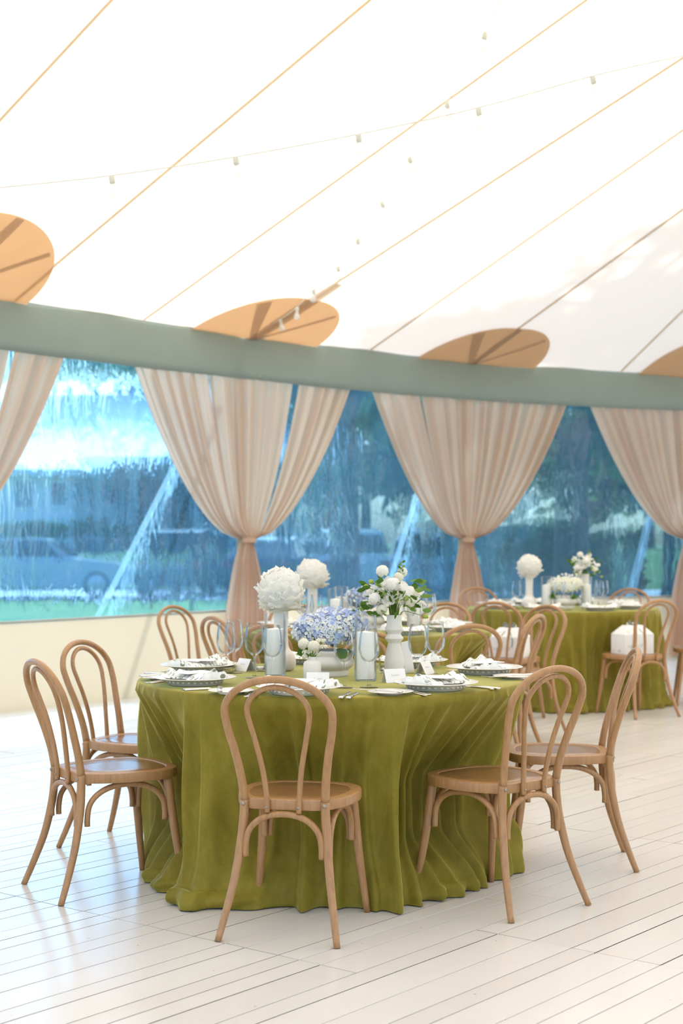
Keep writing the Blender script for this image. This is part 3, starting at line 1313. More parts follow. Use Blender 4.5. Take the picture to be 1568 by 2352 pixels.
def flat_sweep(pts, widths, thick, zs):
    """a bar along +y, width per station, thickness and height per station"""
    V, Fs = [], []
    for y, w_, th_, z in zip(pts, widths, thick, zs):
        V += [(-w_, y, z), (w_, y, z), (w_ * 0.8, y, z + th_), (-w_ * 0.8, y, z + th_)]
    n = len(pts)
    for i in range(n - 1):
        a = 4 * i
        for k in range(4):
            Fs.append((a + k, a + (k + 1) % 4, a + 4 + (k + 1) % 4, a + 4 + k))
    Fs += [(0, 3, 2, 1), (4 * n - 4, 4 * n - 3, 4 * n - 2, 4 * n - 1)]
    return V, Fs


def make_fork():
    o = empty('fork')
    mesh_obj('handle', flat_sweep([0, 0.01, 0.05, 0.09, 0.115, 0.13], [0.008, 0.010, 0.006, 0.0042, 0.0045, 0.008], [0.003] * 6, [0.0005, 0.0005, 0.003, 0.008, 0.008, 0.004]), 'silver', o)
    mesh_obj('tine_root', flat_sweep([0.128, 0.14, 0.15], [0.008, 0.0115, 0.0118], [0.0024] * 3, [0.0045, 0.002, 0.001]), 'silver', o)
    for k in range(4):
        x = (k - 1.5) * 0.0066
        v, f = flat_sweep([0.149, 0.17, 0.192], [0.0019, 0.0017, 0.0009], [0.0022, 0.002, 0.0014], [0.001, 0.001, 0.005])
        mesh_obj('tine', ([(p[0] + x, p[1], p[2]) for p in v], f), 'silver', o)
    return o


def make_knife():
    o = empty('table_knife')
    mesh_obj('handle', flat_sweep([0, 0.006, 0.06, 0.105, 0.112], [0.0085, 0.010, 0.0075, 0.0065, 0.0055], [0.006, 0.007, 0.0065, 0.006, 0.004], [0.0003] * 5), 'silver', o)
    mesh_obj('blade', flat_sweep([0.110, 0.118, 0.18, 0.215, 0.225], [0.005, 0.0085, 0.0092, 0.006, 0.001], [0.003, 0.002, 0.0016, 0.0014, 0.001], [0.0008] * 5), 'silver', o)
    return o


def make_napkin(seed=0):
    """patterned napkin folded into two wings that lie across the plate"""
    rg = random.Random(seed)
    ph = [rg.uniform(0, 6) for _ in range(4)]

    def top(u, v):
        x = (u - 0.5) * 0.255
        wid_ = 0.046 + 0.034 * abs(2 * u - 1) ** 0.7
        y = (v - 0.5) * 2 * wid_
        s = abs(2 * u - 1)
        e = 1 - abs(2 * v - 1) ** 2.6
        ripple = 0.006 * math.sin(v * 21 + ph[0] + 4 * u) + 0.004 * math.sin(v * 9 - 7 * u + ph[1])
        z = 0.030 + e * (0.009 + 0.022 * s ** 1.3 * (0.75 + 0.25 * math.sin(ph[2] + 3 * u)) + ripple * (0.35 + s))
        y += 0.006 * math.sin(14 * u + ph[3])
        return (x, y, max(z, 0.0295))
    V, Fs = grid(26, 22, top)
    n = len(V)
    V2 = [(x, y, max(0.0168 + 0.0, min(z - 0.004, 0.024 + max(0, (math.hypot(x, y) - 0.105)) * 0.16))) for x, y, z in V]
    Fs2 = [tuple(reversed([i + n for i in q])) for q in Fs]
    nu, nv = 26, 22
    sk = []
    for i in range(nu - 1):
        sk.append((i + 1, i, i + n, i + 1 + n))
        a = (nv - 1) * nu + i
        sk.append((a, a + 1, a + 1 + n, a + n))
    for j in range(nv - 1):
        a = j * nu
        sk.append((a, a + nu, a + nu + n, a + n))
        b_ = j * nu + nu - 1
        sk.append((b_ + nu, b_, b_ + n, b_ + nu + n))
    return mesh_obj('folded_napkin', (V + V2, Fs + Fs2 + sk), 'napkin')


def make_menu():
    o = empty('menu_card')
    mesh_obj('card_sheet', bevbox(-0.048, 0.048, -0.070, 0.070, 0, 0.0025, 0.0006), 'card', o, smooth=False)
    return o


def make_place_card():
    o = empty('place_card')
    w_, h, d = 0.043, 0.052, 0.026
    th = 0.0009
    for s, nm in ((-1, 'front_leaf'), (1, 'back_leaf')):
        V = [(-w_, s * d, 0.0004), (w_, s * d, 0.0004), (w_, 0, h), (-w_, 0, h)]
        nn = Vector((0, s * h, d)).normalized() * th
        V += [tuple(Vector(p) + nn) for p in V]
        lf = mesh_obj(nm, (V, [(0, 1, 2, 3), (7, 6, 5, 4), (0, 4, 5, 1), (1, 5, 6, 2), (2, 6, 7, 3), (3, 7, 4, 0)]), 'card', o, smooth=False)
        if s == -1:
            # a handwritten name, too small to read: one looping pen line
            pts_ = []
            for k in range(40):
                u = k / 39
                x = -0.016 + 0.032 * u + 0.0016 * math.sin(u * 40)
                vv = 0.54 + (0.10 if k < 4 else 0.045) * math.sin(u * 34) * (1 - 0.4 * u)
                p = Vector((x, -d * (1 - vv), h * vv)) + Vector((0, -h, d)).normalized() * (th + 0.0004)
                pts_.append(tuple(p))
            mesh_obj('pen_script', tube(pts_, 0.00035, 4), 'ink', lf)
    return o


PROTO = {}


def place(kind, maker, pos, rz=0.0, tilt=None):
    if kind not in PROTO:
        PROTO[kind] = maker()
        o = PROTO[kind]
    else:
        o = copy_tree(PROTO[kind])
    o.location = pos
    o.rotation_euler = (tilt[0] if tilt else 0, tilt[1] if tilt else 0, rz)
    return o


def frame_rot(d):
    """z rotation that turns local +y to direction d"""
    return math.atan2(-d[0], d[1])


TNAME = {'A': 'on the nearest table', 'B': 'on the far right table', 'C': 'on the second table'}


def setting(tb, centre, p, full=True, seed=0, menu=True):
    """plate, napkin, menu, bread plate and cutlery of one diner; p is the plate centre"""
    p = np.array(p[:2])
    o_ = (p - centre) / np.linalg.norm(p - centre)
    f = -o_
    L = np.array((-f[1], f[0]))
    rz = frame_rot(f)
    T = TNAME[tb]
    pl = place('plate', make_plate, (p[0], p[1], ZT), rz)
    later(pl, 'plate' + tb, (p[0], p[1], ZT), 'white scalloped dinner plate ' + T + ', {o} of the plates', 'plate', 'dinner plates')
    nk = place('napkin%d' % (seed % 3), lambda: make_napkin(seed), (p[0], p[1], ZT), rz + (0.25 if seed % 2 else -0.2))
    later(nk, 'napkin' + tb, (p[0], p[1], ZT), 'leaf-print folded napkin ' + T + ', {o} of the napkins', 'napkin', 'leaf-print napkins')
    if menu:
        mc = place('menu', make_menu, (p[0], p[1], ZT + 0.0475), rz + 0.5 - 0.3 * (seed % 3))
        later(mc, 'menu' + tb, (p[0], p[1], ZT), 'small white menu card lying over a napkin ' + T + ', {o}', 'card', 'menu cards on plates')
    if not full:
        return
    q = p + L * 0.245 + o_ * 0.03
    bp = place('bread', make_bread_plate, (q[0], q[1], ZT), 0)
    later(bp, 'bread' + tb, (q[0], q[1], ZT), 'small white bread plate ' + T + ', {o} of the bread plates', 'plate', 'bread plates')
    kn = place('knife', make_knife, (q[0] - f[0] * 0.085 + L[0] * .02, q[1] - f[1] * 0.085 + L[1] * .02, ZT + 0.0155), rz + 0.25)
    later(kn, 'bknife' + tb, (q[0], q[1], ZT), 'silver butter knife resting across a bread plate ' + T + ', {o}', 'knife', 'butter knives')
    for k in range(2):
        g = p + L * (0.166 - 0.028 * k) + o_ * (0.135 - 0.01 * k)
        g2 = place('fork', make_fork, (g[0], g[1], ZT), rz + 0.05)
        later(g2, 'fork' + tb, (g[0], g[1], ZT), 'silver fork beside a plate ' + T + ', {o} of the forks', 'fork', 'forks')
    for k in range(2):
        g = p - L * (0.172 + 0.028 * k) + o_ * (0.125 + 0.006 * k)
        g2 = place('knife', make_knife, (g[0], g[1], ZT), rz)
        later(g2, 'knife' + tb, (g[0], g[1], ZT), 'silver table knife beside a plate ' + T + ', {o} of these knives', 'knife', 'table knives')


def wineglass(tb, pos):
    g = place('glass', make_glass, (pos[0], pos[1], ZT), random.uniform(0, 6))
    later(g, 'glass' + tb, (pos[0], pos[1], ZT), 'clear stemmed wine glass ' + TNAME[tb] + ', {o} of the wine glasses', 'wine glass', 'wine glasses')


# nearest table
for k, (x, y) in enumerate([(455, 1526), (447, 1555), (687, 1575), (1000, 1566), (1112, 1531), (718, 1508), (945, 1515)]):
    setting('A', TA, at_z(x, y, ZT + 0.03), full=k not in (5, 6), seed=k)
for x, y in [(519, 1556), (538, 1546), (584, 1557), (625, 1566), (790, 1580), (847, 1579), (959, 1562), (1000, 1552)]:
    wineglass('A', at_z(x, y, ZT))
for x, y, wd in [(632, 1552, 'beside the tall white peony'), (839, 1563, 'between the hydrangea and the ringed vase')]:
    p = at_z(x, y, ZT)
    tag(place('hurricane', make_hurricane, p), 'white pillar candle in a glass cylinder, ' + wd + ', nearest table', 'candle', 'hurricane candles')
for x, y, wd in [(598, 1541, 'left of the near pillar candle'), (885, 1545, 'left of the ringed white vase')]:
    p = at_z(x, y, ZT)
    tag(place('votive', make_votive, p), 'small clear glass votive tumbler ' + wd + ' on the nearest table', 'votive', 'votive tumblers')
for x, y, dirv in [(905, 1567, (-0.35, 1)), (730, 1576, (0.03, 1)), (563, 1541, (0.75, 0.6)), (975, 1548, (-0.9, 0.5))]:
    p = at_z(x, y, ZT)
    c = place('place_card', make_place_card, p, frame_rot(dirv))
    later(c, 'place_card', p, 'white folded place card with grey script on the nearest table, {o} card', 'card', 'place cards')
# the tall table card leaning in a stand next to the ringed vase
p = at_z(941, 1546, ZT)
tc = empty('table_card', p, frame_rot((-0.5, 1)))
mesh_obj('card_sheet', xf(bevbox(-0.022, 0.022, -0.001, 0.001, 0.003, 0.135, 0.0005), Matrix.Rotation(-0.16, 4, 'Y')), 'card', tc, smooth=False)
mesh_obj('stand_block', lathe([(0.030, 0.0), (0.031, 0.003), (0.026, 0.010), (0.0001, 0.011)], 24), 'glass', tc)
tag(tc, 'tall narrow white card leaning right of the ringed white vase', 'card')


# ------------------------------------------------------------------ flowers
def petal_patch(L, W, curl, cup, n=5, m=5, tip=0.5, ruffle=0.0, ph=0.0):
    """petal that starts at the origin and grows along +z, facing +y"""
    def fn(u, v):
        a = (u - 0.5) * 2
        wv = W * (0.30 + 0.70 * min(1, v / 0.55) ** 0.7) * max(0.05, 1 - (max(0, v - 0.5) / 0.52) ** 2.6) ** 0.5
        x = a * wv
        z = L * v * (1 - 0.10 * a * a * v)
        y = cup * (a * a) * W + curl * v * v * L + ruffle * math.sin(a * 7 + ph) * v * v
        return (x, -y, z)
    return grid(n, m, fn)


def orient(d, roll=0.0):
    """matrix turning +z to d"""
    d = Vector(d).normalized()
    q = d.to_track_quat('Z', 'Y')
    return q.to_matrix().to_4x4() @ Matrix.Rotation(roll, 4, 'Z')


def hug(d, lift):
    """frame at direction d of a ball: z runs up along the surface, tilted outwards by lift, y points inwards"""
    tang = Vector((0, 0, 1)) - d * d.z
    if tang.length < 1e-3:
        tang = Vector((1, 0, 0))
    tang.normalize()
    up = (tang + d * lift).normalized()
    y = -d
    x = y.cross(up).normalized()
    y = up.cross(x)
    return Matrix(((x.x, y.x, up.x, 0), (x.y, y.y, up.y, 0), (x.z, y.z, up.z, 0), (0, 0, 0, 1))), up


def peony_bloom(R, seed, n=120):
    rg = random.Random(seed)
    core = lathe([(0.0001, -R * .80), (R * .5, -R * .64), (R * .80, 0), (R * .62, R * .52), (0.0001, R * .80)], 18)
    vfs = [core]
    ga = PI * (3 - math.sqrt(5))
    for i in range(n):
        u = (i + 0.5) / n
        pol = math.radians(8 + 150 * u)
        a = ga * i + rg.uniform(-.25, .25)
        d = Vector((math.sin(pol) * math.cos(a), math.sin(pol) * math.sin(a), math.cos(pol)))
        m, up = hug(d, rg.uniform(0.10, 0.85) * (0.5 + u))
        m = m @ Matrix.Rotation(rg.uniform(-.6, .6), 4, 'Y')
        pv = petal_patch(R * rg.uniform(0.46, 0.62), R * rg.uniform(0.30, 0.44), rg.uniform(-0.28, 0.02), -0.20, 9, 8, 0.35, R * 0.04, rg.uniform(0, 6))
        vfs.append(xf(pv, Matrix.Translation(d * R * 0.78 - up * R * 0.22) @ m))
    return join(*vfs)


def ball_bloom(R, seed, n=34):
    """layered round bloom, ranunculus like"""
    rg = random.Random(seed)
    vfs = [lathe([(0.0001, -R * .7), (R * .6, -R * .5), (R * .86, 0), (R * .7, R * .48), (R * .3, R * .78), (0.0001, R * .82)], 14)]
    ga = PI * (3 - math.sqrt(5))
    for i in range(n):
        u = (i + 0.5) / n
        pol = math.radians(22 + 95 * u)
        a = ga * i + rg.uniform(-.2, .2)
        d = Vector((math.sin(pol) * math.cos(a), math.sin(pol) * math.sin(a), math.cos(pol)))
        tang = Vector((0, 0, 1)) - d * d.z
        tang.normalize()
        up = (tang + d * 0.12).normalized()
        y = -d
        x = y.cross(up).normalized()
        y = up.cross(x)
        m = Matrix(((x.x, y.x, up.x, 0), (x.y, y.y, up.y, 0), (x.z, y.z, up.z, 0), (0, 0, 0, 1)))
        pv = petal_patch(R * 0.85, R * 0.52, -0.30, -0.28, 5, 4, 0.5, R * .02, i)
        vfs.append(xf(pv, Matrix.Translation(d * R * (0.90 + 0.10 * u) - up * R * 0.42) @ m))
    return join(*vfs)


def sweet_pea(R, seed):
    rg = random.Random(seed)
    vfs = []
    for k in range(5):
        a = 2 * PI * k / 5 + rg.uniform(-.3, .3)
        d = Vector((math.cos(a), math.sin(a), rg.uniform(0.2, 0.8)))
        vfs.append(xf(petal_patch(R, R * 0.55, rg.uniform(-.2, .5), 0.4, 5, 5, 0.3, R * 0.12, k), orient(d, rg.uniform(-.5, .5))))
    return join(*vfs)


def leaf_vf(L, W):
    def fn(u, v):
        a = (u - 0.5) * 2
        wv = W * math.sin(PI * min(1, 0.04 + 0.96 * v)) ** 0.8
        return (a * wv, -0.25 * abs(a) * wv - 0.18 * L * v * v, L * v)
    return grid(5, 7, fn)


def florets(centre_fn, n, R, seed):
    """hydrangea florets: four small petals each, spread over a mound"""
    rg = random.Random(seed)
    V, Fs, mi = [], [], []
    for i in range(n):
        p, d = centre_fn(rg, i, n)
        m = Matrix.Translation(p) @ orient(d + Vector((rg.uniform(-.55, .55), rg.uniform(-.55, .55), rg.uniform(-.55, .55))), rg.uniform(0, 6))
        kind = rg.choices((0, 1, 2), (0.38, 0.42, 0.20))[0]
        s = R * rg.uniform(0.8, 1.25)
        for k in range(4):
            a = PI / 2 * k
            c, sn = math.cos(a), math.sin(a)
            loc = [(0.1, -0.08, 0), (0.62, -0.52, 0.16), (1.0, 0.0, 0.05), (0.62, 0.52, 0.16), (0.1, 0.08, 0)]
            n0 = len(V)
            for x, y, z in loc:
                V.append(tuple(m @ Vector(((x * c - y * sn) * s, (x * sn + y * c) * s, z * s))))
            Fs.append((n0, n0 + 1, n0 + 2, n0 + 3, n0 + 4))
            mi.append(kind)
    return V, Fs, mi


def mound(rx, rz_, zc):
    def fn(rg, i, n):
        ga = PI * (3 - math.sqrt(5))
        u = (i + 0.5) / n
        z = 1 - 1.55 * u
        r_ = math.sqrt(1 - z * z)
        a = ga * i
        bump_ = 1 + 0.10 * math.sin(3 * a + 2) * r_ + rg.uniform(-.08, .05)
        d = Vector((r_ * math.cos(a), r_ * math.sin(a), z))
        return Vector((d.x * rx * bump_, d.y * rx * bump_, zc + d.z * rz_ * bump_)), d
    return fn


def bulb_vase():
    q = catmull([(0.044, 0.0, 0), (0.058, 0.012, 0), (0.064, 0.040, 0), (0.056, 0.072, 0), (0.036, 0.096, 0), (0.0305, 0.125, 0), (0.0300, 0.20, 0), (0.0325, 0.262, 0), (0.0335, 0.268, 0)], 4)
    pr = [(p[0], p[1]) for p in q] + [(0.030, 0.268), (0.027, 0.255), (0.0001, 0.25)]
    return lathe(pr, 32)


def ring_vase():
    pr = [(0.0405, 0.0), (0.0415, 0.003), (0.0405, 0.060), (0.0385, 0.072), (0.0255, 0.133), (0.0260, 0.137), (0.0375, 0.151), (0.0380, 0.155), (0.0275, 0.169), (0.0275, 0.174), (0.0375, 0.187), (0.0378, 0.191), (0.0310, 0.212), (0.0310, 0.248), (0.028, 0.250), (0.026, 0.245), (0.0001, 0.235)]
    return lathe(pr, 32)


def bowl_vase():
    pr = [(0.070, 0.0), (0.074, 0.003), (0.074, 0.022), (0.076, 0.026), (0.092, 0.040), (0.098, 0.055), (0.094, 0.070), (0.084, 0.080), (0.084, 0.084), (0.090, 0.098), (0.088, 0.106), (0.080, 0.106), (0.078, 0.09), (0.0001, 0.085)]
    q = [(p[0], p[1]) for p in catmull([(a, b_, 0) for a, b_ in pr[:11]], 2)] + pr[11:]
    return lathe(q, 40)


def peony_arr(p, seed, label, R=0.114):
    o = empty('peony_vase', p)
    mesh_obj('vase', bulb_vase(), 'ceramic', o)
    b = mesh_obj('peony_bloom', peony_bloom(R, seed), 'peony_white', o)
    b.location = (0, 0, 0.335)
    mesh_obj('stem', tube([(0, 0, 0.245), (0, 0, 0.30)], 0.006, 8), 'leaf_light', o)
    tag(o, label, 'flower vase', 'white peonies in bottle vases')
    return o


def hyd_arr(p, seed, label, n=1200, rx=0.140, white=False):
    o = empty('hydrangea_bowl', p)
    mesh_obj('bowl', bowl_vase(), 'ceramic', o)
    heads = [(-0.075, -0.02, 0.185, 0.082), (0.07, -0.03, 0.20, 0.088), (0.0, 0.05, 0.205, 0.085), (0.01, -0.075, 0.175, 0.075), (-0.06, 0.06, 0.18, 0.075), (0.075, 0.055, 0.18, 0.07)]
    for k, (x, y, z, r_) in enumerate(heads):
        V, Fs, mi = florets(mound(r_, r_ * 0.86, 0), n // 6, 0.0105, seed * 10 + k)
        if white:
            mi = [2 if q == 0 else q for q in mi]
        h = mesh_obj('hydrangea_head', join((V, Fs)), ['hyd_blue', 'hyd_pale', 'hyd_cream'], o, smooth=False, matidx=mi)
        h.location = (x, y, z)
        core = mesh_obj('head_core', lathe([(0.0001, -r_ * .7), (r_ * .6, -r_ * .3), (r_ * .74, 0.1 * r_), (r_ * .5, r_ * .5), (0.0001, r_ * .62)], 14), 'hyd_gap_shade' if not white else 'hyd_cream', h)  # core behind the florets; the blue one has gap shadow in its colour
    for k, (a, el) in enumerate(((-0.35, -0.45), (-1.2, -0.25), (2.4, -0.2), (3.6, -0.3))):
        d = Vector((math.cos(a), math.sin(a), el))
        lf = mesh_obj('leaf', xf(leaf_vf(0.085, 0.026), orient(d, 0.6 * k)), 'leaf_green', o)
        lf.location = (0.075 * math.cos(a), 0.075 * math.sin(a), 0.115)
    tag(o, label, 'flower bowl', 'hydrangea bowls')
    return o


LEAF_ME = None


def bouquet(p, seed, label, scale=1.0, nleaf=64):
    global LEAF_ME
    rg = random.Random(seed)
    o = empty('mixed_bouquet_vase', p)
    mesh_obj('vase', ring_vase() if seed < 50 else bulb_vase(), 'ceramic', o)
    top = Vector((0, 0, 0.245))
    stems = []
    # round blooms
    spots = [(-0.008, -0.075, 0.375, 0.034, 'r'), (-0.050, -0.030, 0.430, 0.028, 'r'), (-0.082, -0.065, 0.318, 0.028, 'r'), (0.062, -0.062, 0.305, 0.024, 'c'),
             (0.035, 0.02, 0.425, 0.022, 'r'), (0.018, -0.01, 0.405, 0.022, 'c'), (-0.052, -0.06, 0.275, 0.026, 'c'), (0.03, 0.07, 0.36, 0.03, 'r')]
    for i, (x, y, z, r_, k) in enumerate(spots):
        b = mesh_obj('round_bloom', ball_bloom(r_, seed + i), 'cream_petal' if k == 'c' else 'peony_white', o)
        b.location = (x, y, z)
        b.rotation_euler = (-0.9 * y / 0.08 * -0.6 + 0.5, x / 0.08 * 0.6, 0)
        stems.append(((x, y, z), 0.0022))
    for i in range(17):
        a = rg.uniform(PI * 0.95, 2.05 * PI) if i < 12 else rg.uniform(0, 2 * PI)
        rr = rg.uniform(0.03, 0.10)
        z = rg.uniform(0.30, 0.405) - 0.2 * max(0, rr - 0.06)
        x, y = rr * math.cos(a) * 1.05, rr * math.sin(a) * 0.85
        b = mesh_obj('sweet_pea', xf(sweet_pea(rg.uniform(0.028, 0.040), seed + 40 + i), orient((x * 4, y * 5 - 0.2, 0.5))), 'peony_white', o)
        b.location = (x, y, z)
        stems.append(((x, y, z), 0.0016))
    for (x, y, z) in ((-0.115, -0.03, 0.365), (-0.095, -0.03, 0.385), (0.125, -0.055, 0.245), (0.045, -0.075, 0.318), (-0.06, 0.0, 0.43)):
        b = mesh_obj('green_bud', ball_bloom(0.013, seed + 90, 10), 'bud_green', o)
        b.location = (x, y, z)
        stems.append(((x, y, z), 0.0014))
    stems.append(((0.028, 0.0, 0.468), 0.0014))
    for q, r_ in stems:
        q = Vector(q)
        mid = (top + q) / 2 + Vector((q.x * -0.18, q.y * -0.18, 0.02))
        s0 = Vector((q.x * 0.14, q.y * 0.14, 0.238))
        mesh_obj('stem', tube(catmull([tuple(s0), tuple(mid), tuple(q)], 5), r_, 5), 'leaf_light', o)
    if LEAF_ME is None:
        tmp = mesh_obj('leaf', leaf_vf(0.05, 0.0135), 'leaf_green')
        LEAF_ME = tmp.data
        bpy.data.objects.remove(tmp)
        LEAF_ME2 = LEAF_ME.copy()
        LEAF_ME2.materials[0] = M['leaf_light']
        bouquet.l2 = LEAF_ME2
    for i in range(nleaf):
        a = rg.uniform(0, 2 * PI)
        rr = rg.uniform(0.045, 0.115)
        x, y = rr * math.cos(a) * 1.08, rr * math.sin(a) * 0.9
        z = rg.uniform(0.255, 0.40) - 0.15 * max(0, rr - 0.06)
        lf = bpy.data.objects.new('leaf', LEAF_ME if rg.random() < 0.6 else bouquet.l2)
        link(lf, o)
        sc_ = rg.uniform(0.55, 1.05)
        d = Vector((x * 9, y * 9, rg.uniform(-0.4, 0.6)))
        lf.matrix_local = Matrix.Translation((x, y, z)) @ orient(d, rg.uniform(0, 6)) @ Matrix.Scale(sc_, 4)
    for k in range(9):
        lf = bpy.data.objects.new('leaf', bouquet.l2 if k % 2 else LEAF_ME)
        link(lf, o)
        lf.matrix_local = Matrix.Translation((0.026 + 0.003 * (k % 3), 0, 0.415 + 0.006 * k)) @ orient((math.cos(k * 2.4), math.sin(k * 2.4), 0.5), k) @ Matrix.Scale(0.38, 4)
    tag(o, label, 'flower vase', 'mixed bouquets in vases')
    return o


# nearest table centrepieces
pA = at_z(645, 1541, ZT)
peony_arr(pA, 2, 'big white peony in a white bottle vase on the nearest table')
hyd_arr(at_z(758, 1552, ZT), 5, 'blue hydrangeas in a low ringed white bowl on the nearest table')
bouquet(at_z(905, 1552, ZT), 12, 'white and green bouquet in a ringed white vase on the nearest table')


def bud_vase(p, label):
    o = empty('bud_vase', p)
    mesh_obj('vase', lathe([(0.032, 0.0), (0.0345, 0.003), (0.035, 0.070), (0.031, 0.080), (0.017, 0.087), (0.0165, 0.098), (0.014, 0.099), (0.0001, 0.095)], 32), 'ceramic', o, autosmooth=45)
    for i, (x, y, z, r_) in enumerate(((-0.034, -0.012, 0.150, 0.0245), (0.006, -0.026, 0.142, 0.0255), (-0.030, -0.005, 0.100, 0.012), (0.024, 0.0, 0.108, 0.012))):
        b = mesh_obj('round_bloom', ball_bloom(r_, 70 + i), 'cream_petal', o)
        b.location = (x, y, z)
        b.rotation_euler = (0.55, 0.5 * (x / 0.03), 0)
        mesh_obj('stem', tube(catmull([(0, 0, 0.092), (x * .4, y * .4, (0.092 + z) / 2), (x, y, z)], 4), 0.0022, 6), 'leaf_light', o)
    for i, (x, y, z) in enumerate(((0.034, 0.0, 0.162), (0.046, -0.012, 0.138), (-0.022, -0.02, 0.118))):
        V, Fs, mi = florets(mound(0.019, 0.008, 0), 34, 0.0042, 90 + i)
        h = mesh_obj('lace_flower', (V, Fs), ['cream_petal', 'cream_petal', 'hyd_cream'], o, smooth=False, matidx=mi)
        h.location = (x, y, z)
        mesh_obj('stem', tube(catmull([(0, 0, 0.092), (x * .5, y * .5, (0.092 + z) / 2), (x, y, z)], 4), 0.0016, 6), 'leaf_light', o)
    tag(o, label, 'flower vase')
    return o


bud_vase(at_z(717, 1566, ZT), 'two cream ranunculus in a small white vase on the nearest table')

# second table (behind the nearest)
for k in range(8):
    a = math.radians(22.5 + 45 * k)
    setting('C', TC, TC + 0.57 * np.array((math.sin(a), -math.cos(a))), full=False, seed=k, menu=False)
    if k not in (3, 4):
        for dd in (0.08, 0.32):
            q = TC + 0.40 * np.array((math.sin(a + dd), -math.cos(a + dd)))
            wineglass('C', q)
peony_arr((TC[0] - 0.33, TC[1] + 0.02, ZT), 9, 'white peony in a bottle vase on the second table')
hyd_arr((TC[0] + 0.02, TC[1] + 0.04, ZT), 15, 'hydrangea bowl on the second table, partly hidden behind the near bouquet', n=420)
for dx, dy, wd in ((-0.185, -0.14, 'near the white peony'), (-0.15, 0.22, 'between the peony and the hydrangea'), (0.30, 0.05, 'at the right of the hydrangea bowl')):
    tag(place('hurricane', make_hurricane, (TC[0] + dx, TC[1] + dy, ZT)), 'pillar candle in a glass cylinder ' + wd + ', second table', 'candle', 'hurricane candles')

# far right table
for k in range(8):
    a = math.radians(22.5 + 45 * k)
    setting('B', TB, TB + 0.57 * np.array((math.sin(a), -math.cos(a))), full=False, seed=k, menu=False)
for px, d in ((1186, 12.2), (1202, 12.45), (1283, 11.95), (1305, 11.95), (1362, 12.52), (1386, 12.42), (1376, 12.18)):
    wineglass('B', ((px - CX) / F_PX * d, d))


def onB(px, d):
    return ((px - CX) / F_PX * d, d, ZT)


peony_arr(onB(1215, 12.30), 4, 'white peony in a bottle vase on the far right table', R=0.112)
hyd_arr(onB(1298, 12.28), 31, 'white and pale hydrangea bowl on the far right table', n=420, white=True)
bouquet(onB(1344, 12.78), 60, 'white and green bouquet in a vase on the far right table', nleaf=40)
for px, d, wd in ((1255, 12.25, 'right of the white peony'), (1346, 12.32, 'in front of the bouquet vase'),):
    tag(place('hurricane', make_hurricane, onB(px, d)), 'pillar candle in a glass cylinder ' + wd + ', far right table', 'candle', 'hurricane candles')
tag(place('votive', make_votive, onB(1367, 12.2)), 'glass votive tumbler on the far right table', 'votive', 'votive tumblers')


# ------------------------------------------------------------------ favour boxes on chairs of the far right table
t = NT('box_print')
co = t.coords('Object')
nz = t.noise(co, 22, 3, 0.6, 1.0)
msk = t.ramp(nz, [(0.62, (0, 0, 0)), (0.68, (1, 1, 1))])
c = t.mixc(msk, (0.84, 0.83, 0.80), (0.42, 0.47, 0.36))
M['box_print'] = t.finish(t.principled(color=c, rough=0.6))
plain('ribbon', (0.20, 0.22, 0.17), 0.6)


def gift_box(ch, label, dx=0.0):
    o = empty('gift_box')
    w_, d, h, hc = 0.135, 0.085, 0.150, 0.235
    # side profile with slanted shoulders
    V = [(-w_, -d, 0), (w_, -d, 0), (w_, -d, h), (w_ * .55, -d * .35, hc - 0.02), (-w_ * .55, -d * .35, hc - 0.02), (-w_, -d, h),
         (-w_, d, 0), (w_, d, 0), (w_, d, h), (w_ * .55, d * .35, hc - 0.02), (-w_ * .55, d * .35, hc - 0.02), (-w_, d, h)]
    Fs = [(0, 1, 2, 5), (5, 2, 3, 4), (7, 6, 11, 8), (8, 11, 10, 9), (1, 7, 8, 2), (6, 0, 5, 11), (2, 8, 9, 3), (11, 5, 4, 10), (4, 3, 9, 10), (0, 6, 7, 1)]
    mesh_obj('carton', (V, Fs), 'box_print', o, smooth=False)
    mesh_obj('carry_handle', bevbox(-0.05, 0.05, -0.006, 0.006, hc - 0.021, hc, 0.002), 'card', o, smooth=False)
    bw = mesh_obj('bow', join(*[ctube([(0, 0, hc - 0.015, 0.004), (s * 0.03, -0.012, hc + 0.012, 0.006), (s * 0.045, -0.016, hc - 0.004, 0.006), (0, -0.008, hc - 0.016, 0.004)], 8, 5) for s in (-1, 1)]), 'ribbon', o)
    mesh_obj('ribbon_tail', join(*[ctube([(0, -0.01, hc - 0.016, 0.004), (s * 0.03, -d * .8, h + 0.02, 0.004), (s * 0.052, -d - 0.005, h - 0.03, 0.004), (s * 0.045, -d - 0.005, h - 0.075, 0.003)], 6, 5) for s in (-1, 1)]), 'ribbon', bw)
    rz = ch.rotation_euler[2]
    o.location = (ch.location[0] - math.sin(rz) * 0.02, ch.location[1] + math.cos(rz) * 0.02, 0.461)
    o.rotation_euler = (0, 0, rz)
    tag(o, label, 'gift box', 'gift boxes on chairs')


gift_box(CH_B1, 'white gable gift box with ribbon on the left chair of the far table')
gift_box(CH_B2, 'white gable gift box with ribbon on the right chair of the far table')


